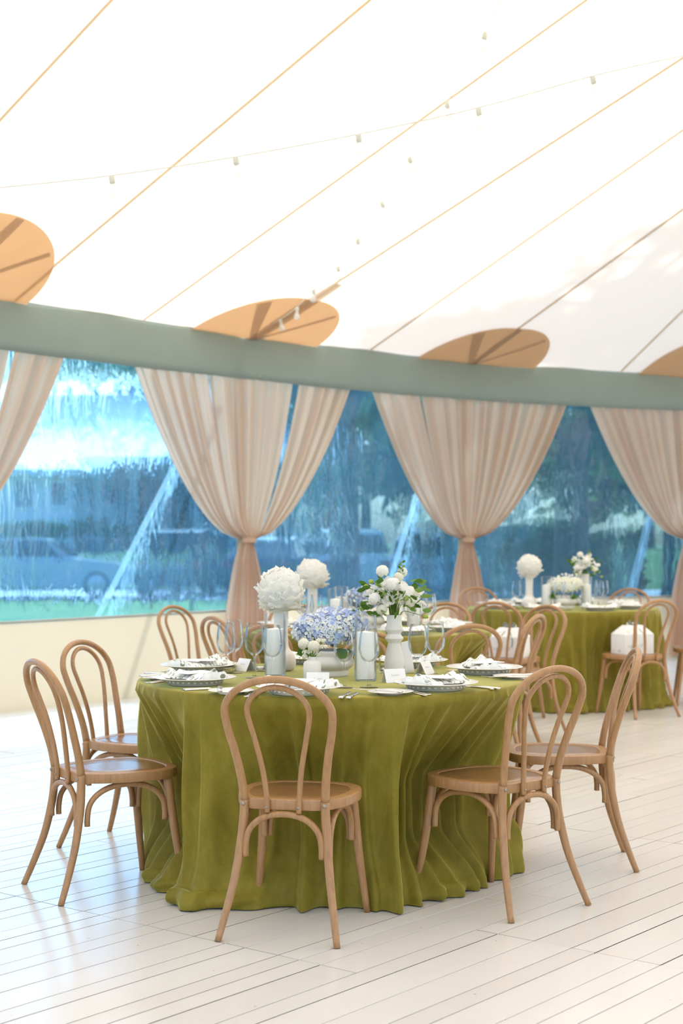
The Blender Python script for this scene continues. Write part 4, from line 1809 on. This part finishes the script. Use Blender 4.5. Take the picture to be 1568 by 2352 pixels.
# ------------------------------------------------------------------ curtains tied at the poles
def curtain(i, label, seed, tie_shift=0.0, hwl=1.38, hwr=1.30):
    rg = random.Random(seed)
    p0 = wall_line(i, -0.10 + 0.03)
    base = empty('tied_curtain', (p0[0], p0[1], 0))
    tn = bay_in(i, -1) + bay_in(i, 1)
    tn = tn / np.linalg.norm(tn)
    ZTOP, ZTIE = 2.82, 1.32
    ph = [rg.uniform(0, 6.28) for _ in range(6)]

    def pt(s, z):
        """s in -1..1 across the gathered cloth"""
        if z >= ZTIE:
            t_ = (z - ZTIE) / (ZTOP - ZTIE)
            k = 0.055 + 0.945 * t_ ** 0.56 if t_ > 0 else 0.055
        else:
            t_ = (ZTIE - z) / ZTIE
            k = 0.055 + 0.10 * min(1, t_ * 2.2) ** 0.8 + 0.05 * t_
        hw = (hwl if s < 0 else hwr)
        a = s * hw * k + tie_shift * max(0, 1 - abs(z - ZTIE)) * 0
        p = bay_pt(i, a) - np.array(POLES[i]) + wall_line(i, -0.075)
        n = bay_in(i, a)
        # blend normal near the pole
        bl = min(1, abs(a) / 0.15)
        n = n * bl + tn * (1 - bl)
        tt = abs((z - ZTIE) / (ZTOP - ZTIE))
        am = 0.034 * (0.35 + 0.65 * min(1, tt * 1.5))
        if z < ZTIE:
            am = 0.018 * min(1, t_ * 4 + 0.2)
        pl = math.sin(s * 46 + ph[0] + 1.6 * math.sin(s * 9 + ph[1])) + 0.45 * math.sin(s * 97 + ph[2] + math.sin(s * 13))
        thick = 0.055 * math.exp(-((z - ZTIE) / 0.12) ** 2) * math.cos(s * PI / 2)
        if z < ZTIE:
            thick += 0.06 * math.cos(s * PI / 2) * min(1, t_ * 3)
        q = p + n * (am * pl + thick)
        return (q[0] - p0[0], q[1] - p0[1], z)
    cuts = [(-1.0, -0.42 + rg.uniform(-.1, .1)), None, None]
    c1 = cuts[0][1]
    c2 = 0.50 + rg.uniform(-.12, .12)
    spans = [(-1.0, c1), (c1, c2), (c2, 1.0)]
    for j, (s0, s1) in enumerate(spans):
        def fn(u, v):
            z = ZTOP - v * (ZTOP - ZTIE)
            t_ = (z - ZTIE) / (ZTOP - ZTIE)
            gap = 0.014 * t_ ** 0.7
            a0 = s0 + (gap if j > 0 else 0)
            a1 = s1 - (gap if j < 2 else 0)
            return pt(a0 + (a1 - a0) * u, z)
        nn = int(150 * (s1 - s0))
        mesh_obj('curtain_panel', grid(nn, 22, fn), 'drape', base)

    def tail(u, v):
        return pt(-1 + 2 * u, ZTIE - v * (ZTIE - 0.03))
    mesh_obj('curtain_tail', grid(150, 14, tail), 'drape', base)
    # tie band
    V, Fs = [], []
    pts_ = []
    for k in range(24):
        an = 2 * PI * k / 24
        tdir = np.array((-tn[1], tn[0]))
        q = wall_line(i, -0.075) - p0 + tdir * 0.085 * math.cos(an) + tn * (0.058 * math.sin(an) + 0.025)
        for dz in (-0.022, 0.0, 0.022):
            bul = 1 + (0.10 if dz == 0 else 0)
            V.append((q[0] * 1.0, q[1] * 1.0, ZTIE + dz))
    for k in range(24):
        a, b = 3 * k, 3 * ((k + 1) % 24)
        for m_ in range(2):
            Fs.append((a + m_, b + m_, b + m_ + 1, a + m_ + 1))
    mesh_obj('tie_band', (V, Fs), 'drape', base)
    tag(base, label, 'curtain', 'blush curtains tied at the poles')


curtain(IP1, 'blush sheer curtain cut off by the left edge of the picture', 1)
curtain(IP1 + 1, 'blush sheer curtain tied above the white peonies, left of the middle', 2)
curtain(IP1 + 2, 'blush sheer curtain tied behind the second table, right of the middle', 3)
curtain(IP1 + 3, 'blush sheer curtain cut off by the right edge of the picture', 4)


# ------------------------------------------------------------------ guy straps outside
def guy(p_top, p_bot, label):
    a, b = Vector(p_top), Vector(p_bot)
    d = (b - a).normalized()
    side = d.cross(Vector((0, 1, 0))).normalized()
    n = d.cross(side)
    V = []
    for p in (a, b):
        for s in (-1, 1):
            for e in (-1, 1):
                V.append(tuple(p + side * 0.028 * s + n * 0.003 * e))
    o = empty('guy_strap', (b.x, b.y, b.z))
    V = [tuple(Vector(v) - b) for v in V]
    mesh_obj('webbing', (V, [(0, 1, 3, 2), (4, 6, 7, 5), (0, 4, 5, 1), (2, 3, 7, 6), (0, 2, 6, 4), (1, 5, 7, 3)]), 'webbing', o, smooth=False)
    mesh_obj('stake', xf(lathe([(0.012, -0.10), (0.016, 0.06), (0.026, 0.065), (0.026, 0.08), (0.0001, 0.085)], 10), Matrix.Rotation(0.3, 4, 'X')), 'post_paint', o)
    tag(o, label, 'guy strap', 'white guy straps')


def guy_px(x0, y0, x1, y1, wall_i, label):
    top = Vector((*wall_line(wall_i, -0.32), 2.95))
    # the strap runs down and outwards, its foot on the grass at the pixel direction
    sd = (x1 - CX) / F_PX
    bot_y = top.y + 1.0
    foot = at_d(x1, y1, bot_y)
    # continue the line to the ground
    dirv = foot - top
    k = (GZ + 0.03 - top.z) / dirv.z
    return guy(top, top + dirv * k, label)


guy_px(405, 1065, 215, 1435, IP1 + 1, 'white guy strap slanting down left of the middle curtain')
guy_px(980, 1100, 897, 1330, IP1 + 2, 'white guy strap slanting down behind the near bouquet')
guy_px(1525, 1155, 1437, 1390, IP1 + 3, 'white guy strap slanting down at the right, behind the far table')


# ------------------------------------------------------------------ string lights
BULB = None


def bulb_proto():
    q = catmull([(0.0130, 0.0, 0), (0.0125, -0.012, 0), (0.019, -0.026, 0), (0.0245, -0.043, 0), (0.021, -0.060, 0), (0.010, -0.0695, 0), (0.0002, -0.071, 0)], 3)
    me1 = mesh_obj('bulb', lathe([(max(p[0], 0.0002), p[1]) for p in q], 16), 'bulb_glass')
    me2 = mesh_obj('socket', lathe([(0.004, 0.038), (0.012, 0.034), (0.0145, 0.028), (0.0145, -0.003), (0.012, -0.004)], 12), 'white_cord')
    r_ = (me1.data, me2.data)
    bpy.data.objects.remove(me1)
    bpy.data.objects.remove(me2)
    return r_


BULB = bulb_proto()


def string_light(path, bulbs, label):
    """path world points; bulbs: list of parameters (indices in the path)"""
    o = empty('string_light', path[0])
    b0 = Vector(path[0])
    rel = [tuple(Vector(p) - b0) for p in path]
    mesh_obj('cable', tube(rel, 0.0032, 6), 'white_cord', o)
    for bp, tl in bulbs:
        b = bpy.data.objects.new('bulb', BULB[0])
        link(b, o)
        b.location = Vector(bp) - b0 - Vector((0, 0, 0.036))
        b.rotation_euler = (0, tl, 0)
        s = bpy.data.objects.new('socket', BULB[1])
        link(s, b)
    tag(o, label, 'string light', 'string lights under the tent roof')


# string one: from the pole behind the middle curtain up towards the viewer
A0, A1 = np.array((-0.62, 13.5)), np.array((1.05, 7.7))
px1 = [(607, 752), (645, 732), (682, 705), (720, 664), (777, 612), (822, 548), (880, 463), (943, 360), (1028, 233), (1112, 74), (1150, 0), (1200, -105)]


def on_line(px):
    # where the column px meets the vertical plane through A0-A1
    k = (px - CX) / F_PX
    d = A1 - A0
    u = (k * A0[1] - A0[0]) / (d[0] - k * d[1])
    return u


P1 = []
for x, y in px1:
    u = on_line(x)
    q = A0 + (A1 - A0) * u
    P1.append(tuple(at_d(x, y, q[1])))
path = [tuple(p) for p in catmull([(*wall_line(IP1 + 1, 0.02), 3.17)] + P1, 5)]
string_light(path, [(P1[k], random.uniform(-.35, .35)) for k in range(10)], 'string of clear bulbs rising from the middle pole towards the top right')
px2 = [(-60, 436), (0, 431), (258, 403), (543, 360), (824, 308), (1100, 247), (1363, 174), (1568, 128), (1640, 110)]
P2 = [tuple(at_d(x, y, 7.4 + 0.0002 * x)) for x, y in px2]
path = [tuple(p) for p in catmull(P2, 5)]
string_light(path, [(P2[k], random.uniform(-.3, .1)) for k in range(2, 7)], 'string of clear bulbs crossing the roof from left to right')


# ------------------------------------------------------------------ outdoors
def foliage(n, fn, size, seed, flat=0.0):
    rg = np.random.default_rng(seed)
    C = np.array([fn(rg) for _ in range(n)])
    a = rg.normal(size=(n, 3))
    a /= np.linalg.norm(a, axis=1)[:, None]
    b = rg.normal(size=(n, 3))
    b -= a * np.sum(a * b, axis=1)[:, None]
    b /= np.linalg.norm(b, axis=1)[:, None]
    s = (size * rg.uniform(0.6, 1.4, n))[:, None]
    V = np.stack([C - a * s, C + b * s * 0.5, C + a * s, C - b * s * 0.5], axis=1).reshape(-1, 3)
    Fs = np.arange(4 * n).reshape(-1, 4)
    return [tuple(v) for v in V.tolist()], [tuple(f) for f in Fs.tolist()]


def blob(cx, cy, cz, rx, ry, rz_, shell=0.55):
    def fn(rg):
        while True:
            d = rg.normal(size=3)
            d /= np.linalg.norm(d)
            r_ = rg.uniform(shell, 1.0) ** 0.6
            return (cx + d[0] * rx * r_, cy + d[1] * ry * r_, cz + d[2] * rz_ * r_)
    return fn


def tree(name, base, trunk_r, trunk_h, blobs, label, mat='tree_leaf', leaf=0.28, n=1500, seed=1, lean_=(0, 0), group='trees outside'):
    o = empty(name, base)
    lx, ly = lean_
    tr = mesh_obj('trunk', ctube([(0, 0, -0.1, trunk_r * 1.5), (0, 0, 0.35, trunk_r * 1.05), (lx * .4, ly * .4, trunk_h * .5, trunk_r * 0.9), (lx, ly, trunk_h, trunk_r * 0.7)], 12, 4), 'bark', o)
    for k, b in enumerate(blobs):
        bx, by, bz, rx, ry, rz_ = b
        mesh_obj('branch', ctube([(lx * .8, ly * .8, trunk_h * .8, trunk_r * 0.5), (lx * .5 + bx * .5, ly * .5 + by * .5, (trunk_h + bz) / 2, trunk_r * 0.32), (bx, by, bz, trunk_r * 0.12)], 7, 4), 'bark', o)
        rg_ = np.random.default_rng(seed * 31 + k)
        bf = blob(bx, by, bz, rx, ry, rz_, 0.25)
        clumps = [bf(rg_) for _ in range(int(14 + 5 * rx * rz_))]

        def clumped(rg, clumps=clumps, sg=0.16 * (rx + rz_) / 2 + 0.12):
            c_ = clumps[int(rg.integers(len(clumps)))]
            return (c_[0] + rg.normal() * sg, c_[1] + rg.normal() * sg, c_[2] + rg.normal() * sg * 0.7)
        vf = foliage(n, clumped, leaf, seed * 17 + k)
        mesh_obj('foliage', vf, mat, o, smooth=False)
    tag(o, label, 'tree', group)
    return o


def gpt(x, d):
    return Vector(((x - CX) / F_PX * d, d, GZ))


# the big oak right of the middle, whose crown shades the roof
tree('oak_tree', gpt(1312, 25.5), 0.30, 8.2,
     [(1.8, 0, 12.9, 2.9, 2.2, 2.3), (-0.7, 0, 13.2, 1.5, 1.4, 1.4), (0.7, 0, 15.4, 1.8, 1.6, 1.3), (3.5, 0.4, 10.6, 2.6, 2.4, 2.0), (5.0, 0, 14.2, 2.4, 2.0, 2.2), (-1.9, 0, 14.7, 0.9, 0.6, 0.35), (2.6, 0.3, 16.2, 1.3, 1.2, 0.9), (-0.4, 0, 6.6, 1.6, 1.3, 1.1), (2.2, 0.2, 6.0, 1.6, 1.3, 1.2), (0.9, -0.2, 4.3, 0.9, 0.8, 0.7), (-1.4, 0, 5.0, 0.8, 0.8, 0.7)],
     'large oak with a thick trunk behind the far right table', n=1500, leaf=0.20, seed=3)
tree('oak_tree', gpt(790, 33), 0.34, 5.0,
     [(0.0, 0, 7.6, 2.6, 2.2, 1.8), (-1.6, 0.2, 5.4, 1.4, 1.2, 1.0), (1.4, 0.1, 5.6, 1.3, 1.2, 1.0), (0.3, 0, 9.8, 2.8, 2.2, 1.8)],
     'dark trunked tree seen between the two middle curtains', n=1100, leaf=0.24, seed=5)
tree('oak_tree', gpt(1545, 38), 0.26, 4.2, [(0, 0, 5.2, 2.4, 1.6, 1.7), (-2.2, 0, 4.6, 1.6, 1.2, 1.4), (0.4, 0, 8.0, 2.8, 1.8, 1.8)],
     'leafy tree beyond the driveway at the far right', mat='tree_leaf_light', n=1000, leaf=0.26, seed=8)
tree('oak_tree', gpt(650, 49), 0.28, 4.6, [(0, 0, 5.6, 2.6, 1.6, 1.7), (1.8, 0, 7.4, 2.4, 1.6, 1.6), (-1.6, 0, 8.0, 2.3, 1.6, 1.6)],
     'broad tree behind the parked white car', n=1000, leaf=0.28, seed=9)
tree('oak_tree', gpt(1020, 40.5), 0.24, 4.0, [(0, 0, 7.4, 2.0, 1.6, 1.4), (-1.4, 0, 4.9, 1.2, 1.2, 0.8), (1.0, 0, 9.2, 2.2, 1.6, 1.4)],
     'thin tree behind the dark hedge in the middle', mat='tree_leaf_light', n=800, leaf=0.26, seed=10)
tree('oak_tree', gpt(300, 62), 0.30, 6.5, [(0, 0, 9.2, 3.6, 2.4, 1.8), (3.6, 0, 9.6, 2.6, 2.2, 1.7), (-3.8, 0, 9.4, 2.8, 2.2, 1.7)],
     'green tree rising over the roof of the pale house', mat='tree_leaf_light', n=1100, leaf=0.32, seed=12)
for k, (x, d, h) in enumerate(((1090, 58, 8.5), (1490, 66, 7.0), (840, 70, 8.0), (1780, 56, 9.0), (540, 86, 11.5))):
    tree('background_tree', gpt(x, d) + Vector((0, 0, 0.9)), 0.25, h * 0.45,
         [(0, 0, h * .62, 3.6, 2.2, h * .30), (2.4, 0, h * .40, 2.4, 1.8, h * .24), (-2.4, 0, h * .42, 2.4, 1.8, h * .24)],
         ['distant tree behind the big oak trunk', 'distant tree right of the big oak trunk', 'distant tree in the middle gap between curtains', 'distant tree beyond the right edge', 'distant tree between the house and the white car'][k], n=700, leaf=0.38, seed=30 + k)


def hedge(x0, x1, d, h, label, th=0.9, seed=1, z0=0.0):
    a, b = gpt(x0, d), gpt(x1, d)
    L = b.x - a.x
    o = empty('clipped_hedge', ((a.x + b.x) / 2, d, GZ + z0))

    def fn(rg):
        f = rg.integers(0, 3)
        x = rg.uniform(-L / 2, L / 2)
        z = rg.uniform(0.05, h) * (1 + 0.05 * math.sin(x * 3))
        y = -th / 2 + rg.uniform(-.06, .06)
        if f == 0:
            z = h * (1 + 0.05 * math.sin(x * 3)) + rg.uniform(-.08, .06)
            y = rg.uniform(-th / 2, th / 2)
        elif f == 1:
            y = rg.uniform(-th / 2, th / 2)
        return (x, y, z)
    mesh_obj('hedge_leaves', foliage(int(900 + 260 * L), fn, 0.13, seed), 'hedge_leaf', o, smooth=False)
    mesh_obj('hedge_core', bevbox(-L / 2 + .05, L / 2 - .05, -th / 2 + .08, th / 2 - .08, 0.0, h - .1, 0.12), 'hedge_leaf', o)
    tag(o, label, 'hedge', 'hedges outside')


hedge(1100, 1272, 29.5, 1.62, 'clipped dark hedge left of the big oak trunk', seed=4)
hedge(1352, 1470, 29.8, 1.50, 'clipped dark hedge right of the big oak trunk', seed=5)
hedge(940, 1075, 31, 1.75, 'dark hedge beside the guy strap in the middle', seed=6)
hedge(640, 790, 45, 1.6, 'green hedge behind the parked white car', seed=7, z0=0.5)
hedge(-60, 150, 44.5, 1.5, 'green hedge behind the silver car on the left', seed=8, z0=0.3)


# house
def house():
    D = 55.0
    s = F_PX / D

    def X(px):
        return (px - CX) / s

    def Z(py):
        return CAM_H + (YH - py) / s
    zb = 0.85
    o = empty('pale_house', (X(230), D, zb))
    bx, by, bz = X(230), D, zb

    def part(name, vf, mat, parent=o, smooth=False):
        v, f = vf
        return mesh_obj(name, ([(p[0] - bx, p[1] - by, p[2] - bz) for p in v], f), mat, parent, smooth=smooth)
    z_e = Z(1048)
    w = part('house_wall', box(X(-120), X(560), D, D + 9, zb - 0.6, z_e + 0.05), 'stucco')
    # main roof, a slope towards the viewer with an eave overhang
    x0, x1 = X(-140), X(585)
    zt = Z(880)
    V = [(x0, D - 0.9, z_e - 0.05), (x1, D - 0.9, z_e - 0.05), (x1 - 1.5, D + 4.5, zt), (x0 + 1.5, D + 4.5, zt), (x0, D + 9.9, z_e - 0.05), (x1, D + 9.9, z_e - 0.05),
         (x0, D - 0.9, z_e - 0.28), (x1, D - 0.9, z_e - 0.28), (x1, D + 9.9, z_e - 0.28), (x0, D + 9.9, z_e - 0.28)]
    rf = part('roof', (V, [(0, 1, 2, 3), (3, 2, 5, 4), (1, 5, 2), (0, 3, 4), (0, 6, 7, 1), (1, 7, 8, 5), (5, 8, 9, 4), (4, 9, 6, 0), (6, 9, 8, 7)]), 'roof_metal')
    # projecting porch wing on the left under its own roof slope
    gx0, gx1 = X(-90), X(205)
    zg = Z(1085)
    part('porch_wing', box(gx0, gx1, D - 3, D + 0.5, zb - .6, zg), 'stucco')
    V = [(gx0 - .3, D - 3.5, zg - .05), (gx1 + .3, D - 3.5, zg - .05), (gx1 - .9, D + 1.2, zg + 1.75), (gx0 + .9, D + 1.2, zg + 1.75), (gx0 - .3, D + 1.2, zg - .05), (gx1 + .3, D + 1.2, zg - .05),
         (gx0 - .3, D - 3.5, zg - .25), (gx1 + .3, D - 3.5, zg - .25), (gx1 + .3, D + 1.2, zg - .25), (gx0 - .3, D + 1.2, zg - .25)]
    part('porch_roof', (V, [(0, 1, 2, 3), (1, 5, 2), (0, 3, 4), (3, 2, 5, 4), (0, 6, 7, 1), (1, 7, 8, 5), (5, 8, 9, 4), (4, 9, 6, 0), (6, 9, 8, 7)]), 'roof_metal')
    for (px0, px1, y0, y1, dd) in ((120, 150, 1110, 1160, D - 3.06), (35, 75, 1105, 1165, D - 3.06), (395, 430, 1095, 1175, D - .06), (450, 490, 1095, 1175, D - .06)):
        k = dd / D
        a0, a1 = (px0 - CX) / F_PX * dd, (px1 - CX) / F_PX * dd
        b0, b1 = CAM_H + (YH - y1) / F_PX * dd, CAM_H + (YH - y0) / F_PX * dd
        fr_ = part('window', box(a0 - .08, a1 + .08, dd - .02, dd + .08, b0 - .08, b1 + .08), 'roof_metal')
        part('pane', box(a0, a1, dd - .05, dd, b0, b1), 'dark_glass', fr_)
    tag(o, 'pale house with a white roof seen through the left clear panel', 'house')


house()
for k, (px, y0, w_) in enumerate(((266, 1066, 0.42), (346, 1066, 0.44), (196, 1090, 0.30), (420, 1100, 0.32), (495, 1100, 0.36))):
    d = 51.0
    s = F_PX / d
    zt = CAM_H + (YH - y0) / s
    bz = GZ + 0.6
    o = empty('cypress_tree', ((px - CX) / s, d, bz))
    h = zt - bz

    def fn(rg, h=h, w_=w_):
        z = rg.uniform(0.0, 1.0)
        r_ = w_ * min(1.0, 2.2 * (1 - z) ** 0.55) * (0.85 + 0.15 * min(1, z * 8))
        a = rg.uniform(0, 2 * PI)
        q = rg.uniform(0.75, 1.0)
        return (r_ * q * math.cos(a), r_ * q * math.sin(a), z * h)
    mesh_obj('foliage', foliage(900, fn, 0.16, 60 + k), 'cypress_leaf', o, smooth=False)
    mesh_obj('trunk', ctube([(0, 0, -0.3, 0.12), (0, 0, h * .5, 0.10), (0, 0, h * .9, 0.03)], 8, 3), 'bark', o)
    tag(o, ['columnar dark cypress left of centre before the house wall', 'columnar dark cypress close to the guy strap before the house', 'slim cypress beside the gable of the house', 'short slim cypress right of the guy strap', 'broad dark cypress beside the middle curtain'][k], 'tree', 'cypresses before the house')


def car(p, heading, paint, label, kind='suv', L=4.6, scale=1.0):
    """heading: angle of the car's nose from +x"""
    o = empty('parked_car', (p[0], p[1], GZ + 0.005), heading)
    W = 0.92
    if kind == 'suv':
        low = [(-L / 2, 0.42), (-L / 2 - .02, 0.75), (-L / 2 + .06, 1.02), (L * 0.20, 1.04), (L * .42, 0.94), (L / 2, 0.74), (L / 2 + .02, 0.42), (L * .43, 0.26), (-L * .43, 0.26)]
        cab = [(-L / 2 + .10, 1.00), (-L / 2 + .32, 1.58), (-L * .18, 1.68), (L * .04, 1.64), (L * .21, 1.02)]
        wz = (1.08, 1.54)
    else:
        low = [(-L / 2, 0.45), (-L / 2 - .02, 0.78), (-L / 2 + .05, 0.96), (L * .18, 0.94), (L * .42, 0.82), (L / 2, 0.62), (L / 2 + .02, 0.40), (L * .43, 0.24), (-L * .43, 0.24)]
        cab = [(-L * .38, 0.93), (-L * .24, 1.40), (-L * .08, 1.48), (L * .04, 1.44), (L * .20, 0.92)]
        wz = (1.0, 1.38)

    def ext(prof, w0, w1):
        n = len(prof)
        V = [(x, -w0 if z < 0.99 else -w1, z) for x, z in prof] + [(x, w0 if z < 0.99 else w1, z) for x, z in prof]
        return V, [tuple(range(n - 1, -1, -1)), tuple(range(n, 2 * n))] + [(k, (k + 1) % n, (k + 1) % n + n, k + n) for k in range(n)]
    body = mesh_obj('body', ext(low, W, W * .97), paint, o, smooth=False)
    bm = bmesh.new()
    bm.from_mesh(body.data)
    bmesh.ops.bevel(bm, geom=bm.edges[:], offset=0.05, segments=2, affect='EDGES')
    bm.to_mesh(body.data)
    bm.free()
    cb = mesh_obj('cabin', ext(cab, W * .93, W * .78), paint, o, smooth=False)
    xs = [c[0] for c in cab]
    # side windows
    for s in (-1, 1):
        for (a, b) in ((0.10, 0.46), (0.50, 0.86)):
            x0 = xs[0] + (xs[-1] - xs[0]) * a
            x1 = xs[0] + (xs[-1] - xs[0]) * b
            tpull0 = 0.20 if a < 0.3 else 0.0
            tpull1 = 0.34 if b > 0.7 else 0.0
            y0, y1 = W * .90 + .02, W * .80 + .02
            V = [(x0, s * y0, wz[0]), (x1, s * y0, wz[0]), (x1 - tpull1, s * y1, wz[1]), (x0 + tpull0, s * y1, wz[1])]
            V += [(x, y - s * 0.05, z) for x, y, z in V]
            mesh_obj('window', (V, [(0, 1, 2, 3), (7, 6, 5, 4), (0, 4, 5, 1), (1, 5, 6, 2), (2, 6, 7, 3), (3, 7, 4, 0)]), 'dark_glass', cb, smooth=False)
    # windscreen and rear screen
    for (c0, c1) in ((cab[-2], cab[-1]), (cab[1], cab[0])):
        sx = 1 if c1[0] > 0 else -1
        a = np.array(c0) * .88 + np.array(c1) * .12
        b = np.array(c0) * .15 + np.array(c1) * .85
        V = [(b[0] + sx * .02, -W * .80, b[1] + .01), (b[0] + sx * .02, W * .80, b[1] + .01), (a[0] + sx * .02, W * .68, a[1] + .01), (a[0] + sx * .02, -W * .68, a[1] + .01)]
        V += [(x - sx * .05, y, z - .03) for x, y, z in V]
        mesh_obj('windscreen', (V, [(0, 1, 2, 3), (7, 6, 5, 4), (0, 4, 5, 1), (1, 5, 6, 2), (2, 6, 7, 3), (3, 7, 4, 0)]), 'dark_glass', cb, smooth=False)
    for sx in (-1, 1):
        for s in (-1, 1):
            m = Matrix.Translation((sx * L * .31, s * (W - 0.12), 0.34)) @ Matrix.Rotation(PI / 2, 4, 'X')
            wl = mesh_obj('wheel', xf(lathe([(0.22, -0.13), (0.33, -0.12), (0.345, -0.08), (0.345, 0.08), (0.33, 0.12), (0.22, 0.13)], 20), m), 'tyre', o)
            mesh_obj('hub', xf(lathe([(0.20, -0.14), (0.215, -0.135), (0.215, 0.135), (0.20, 0.14)], 14), m), 'wheel_rim', wl)
    for s in (-1, 1):
        mesh_obj('tail_light', box(-L / 2 - .045, -L / 2 + .05, s * .72 - .12, s * .72 + .12, 0.72, 0.90), 'lamp_red', o, smooth=False)
        mesh_obj('head_light', box(L / 2 - .12, L / 2 + .035, s * .68 - .14, s * .68 + .14, 0.58, 0.72), 'wheel_rim', o, smooth=False)
    tag(o, label, 'car', 'parked cars outside')


car(gpt(95, 37.5), 0.04, 'car_silver', 'silver car parked at the left beyond the lawn', 'sedan', 4.7)
car(gpt(440, 39.0), PI / 2 - 0.15, 'car_dark', 'dark car parked behind the tied middle curtain', 'suv', 4.6)
car(gpt(622, 39.4), PI / 2 - 0.1, 'car_dark', 'dark car parked left of the white car', 'sedan', 4.5)
car(gpt(795, 39.2), PI / 2 + 0.1, 'car_white', 'white car parked between the two middle curtains', 'suv', 4.6)
car(gpt(972, 39.6), PI / 2, 'car_white', 'white car half hidden by the near bouquet strap', 'sedan', 4.5)

# dark posts on the lawn
for px, d, lb in ((440, 30, 'thin dark post on the lawn left of the middle curtain'), (662, 33, 'thin dark post in front of the parked cars')):
    p = gpt(px, d)
    o = empty('lawn_post', p)
    mesh_obj('shaft', ctube([(0, 0, -0.1, 0.055), (0, 0, 0.9, 0.05), (0, 0, 1.5, 0.05)], 10, 2), 'post_paint', o)
    mesh_obj('cap', lathe([(0.07, 1.48), (0.075, 1.53), (0.03, 1.60), (0.0001, 1.61)], 12), 'post_paint', o)
    tag(o, lb, 'post', 'dark lawn posts')

settle_labels()
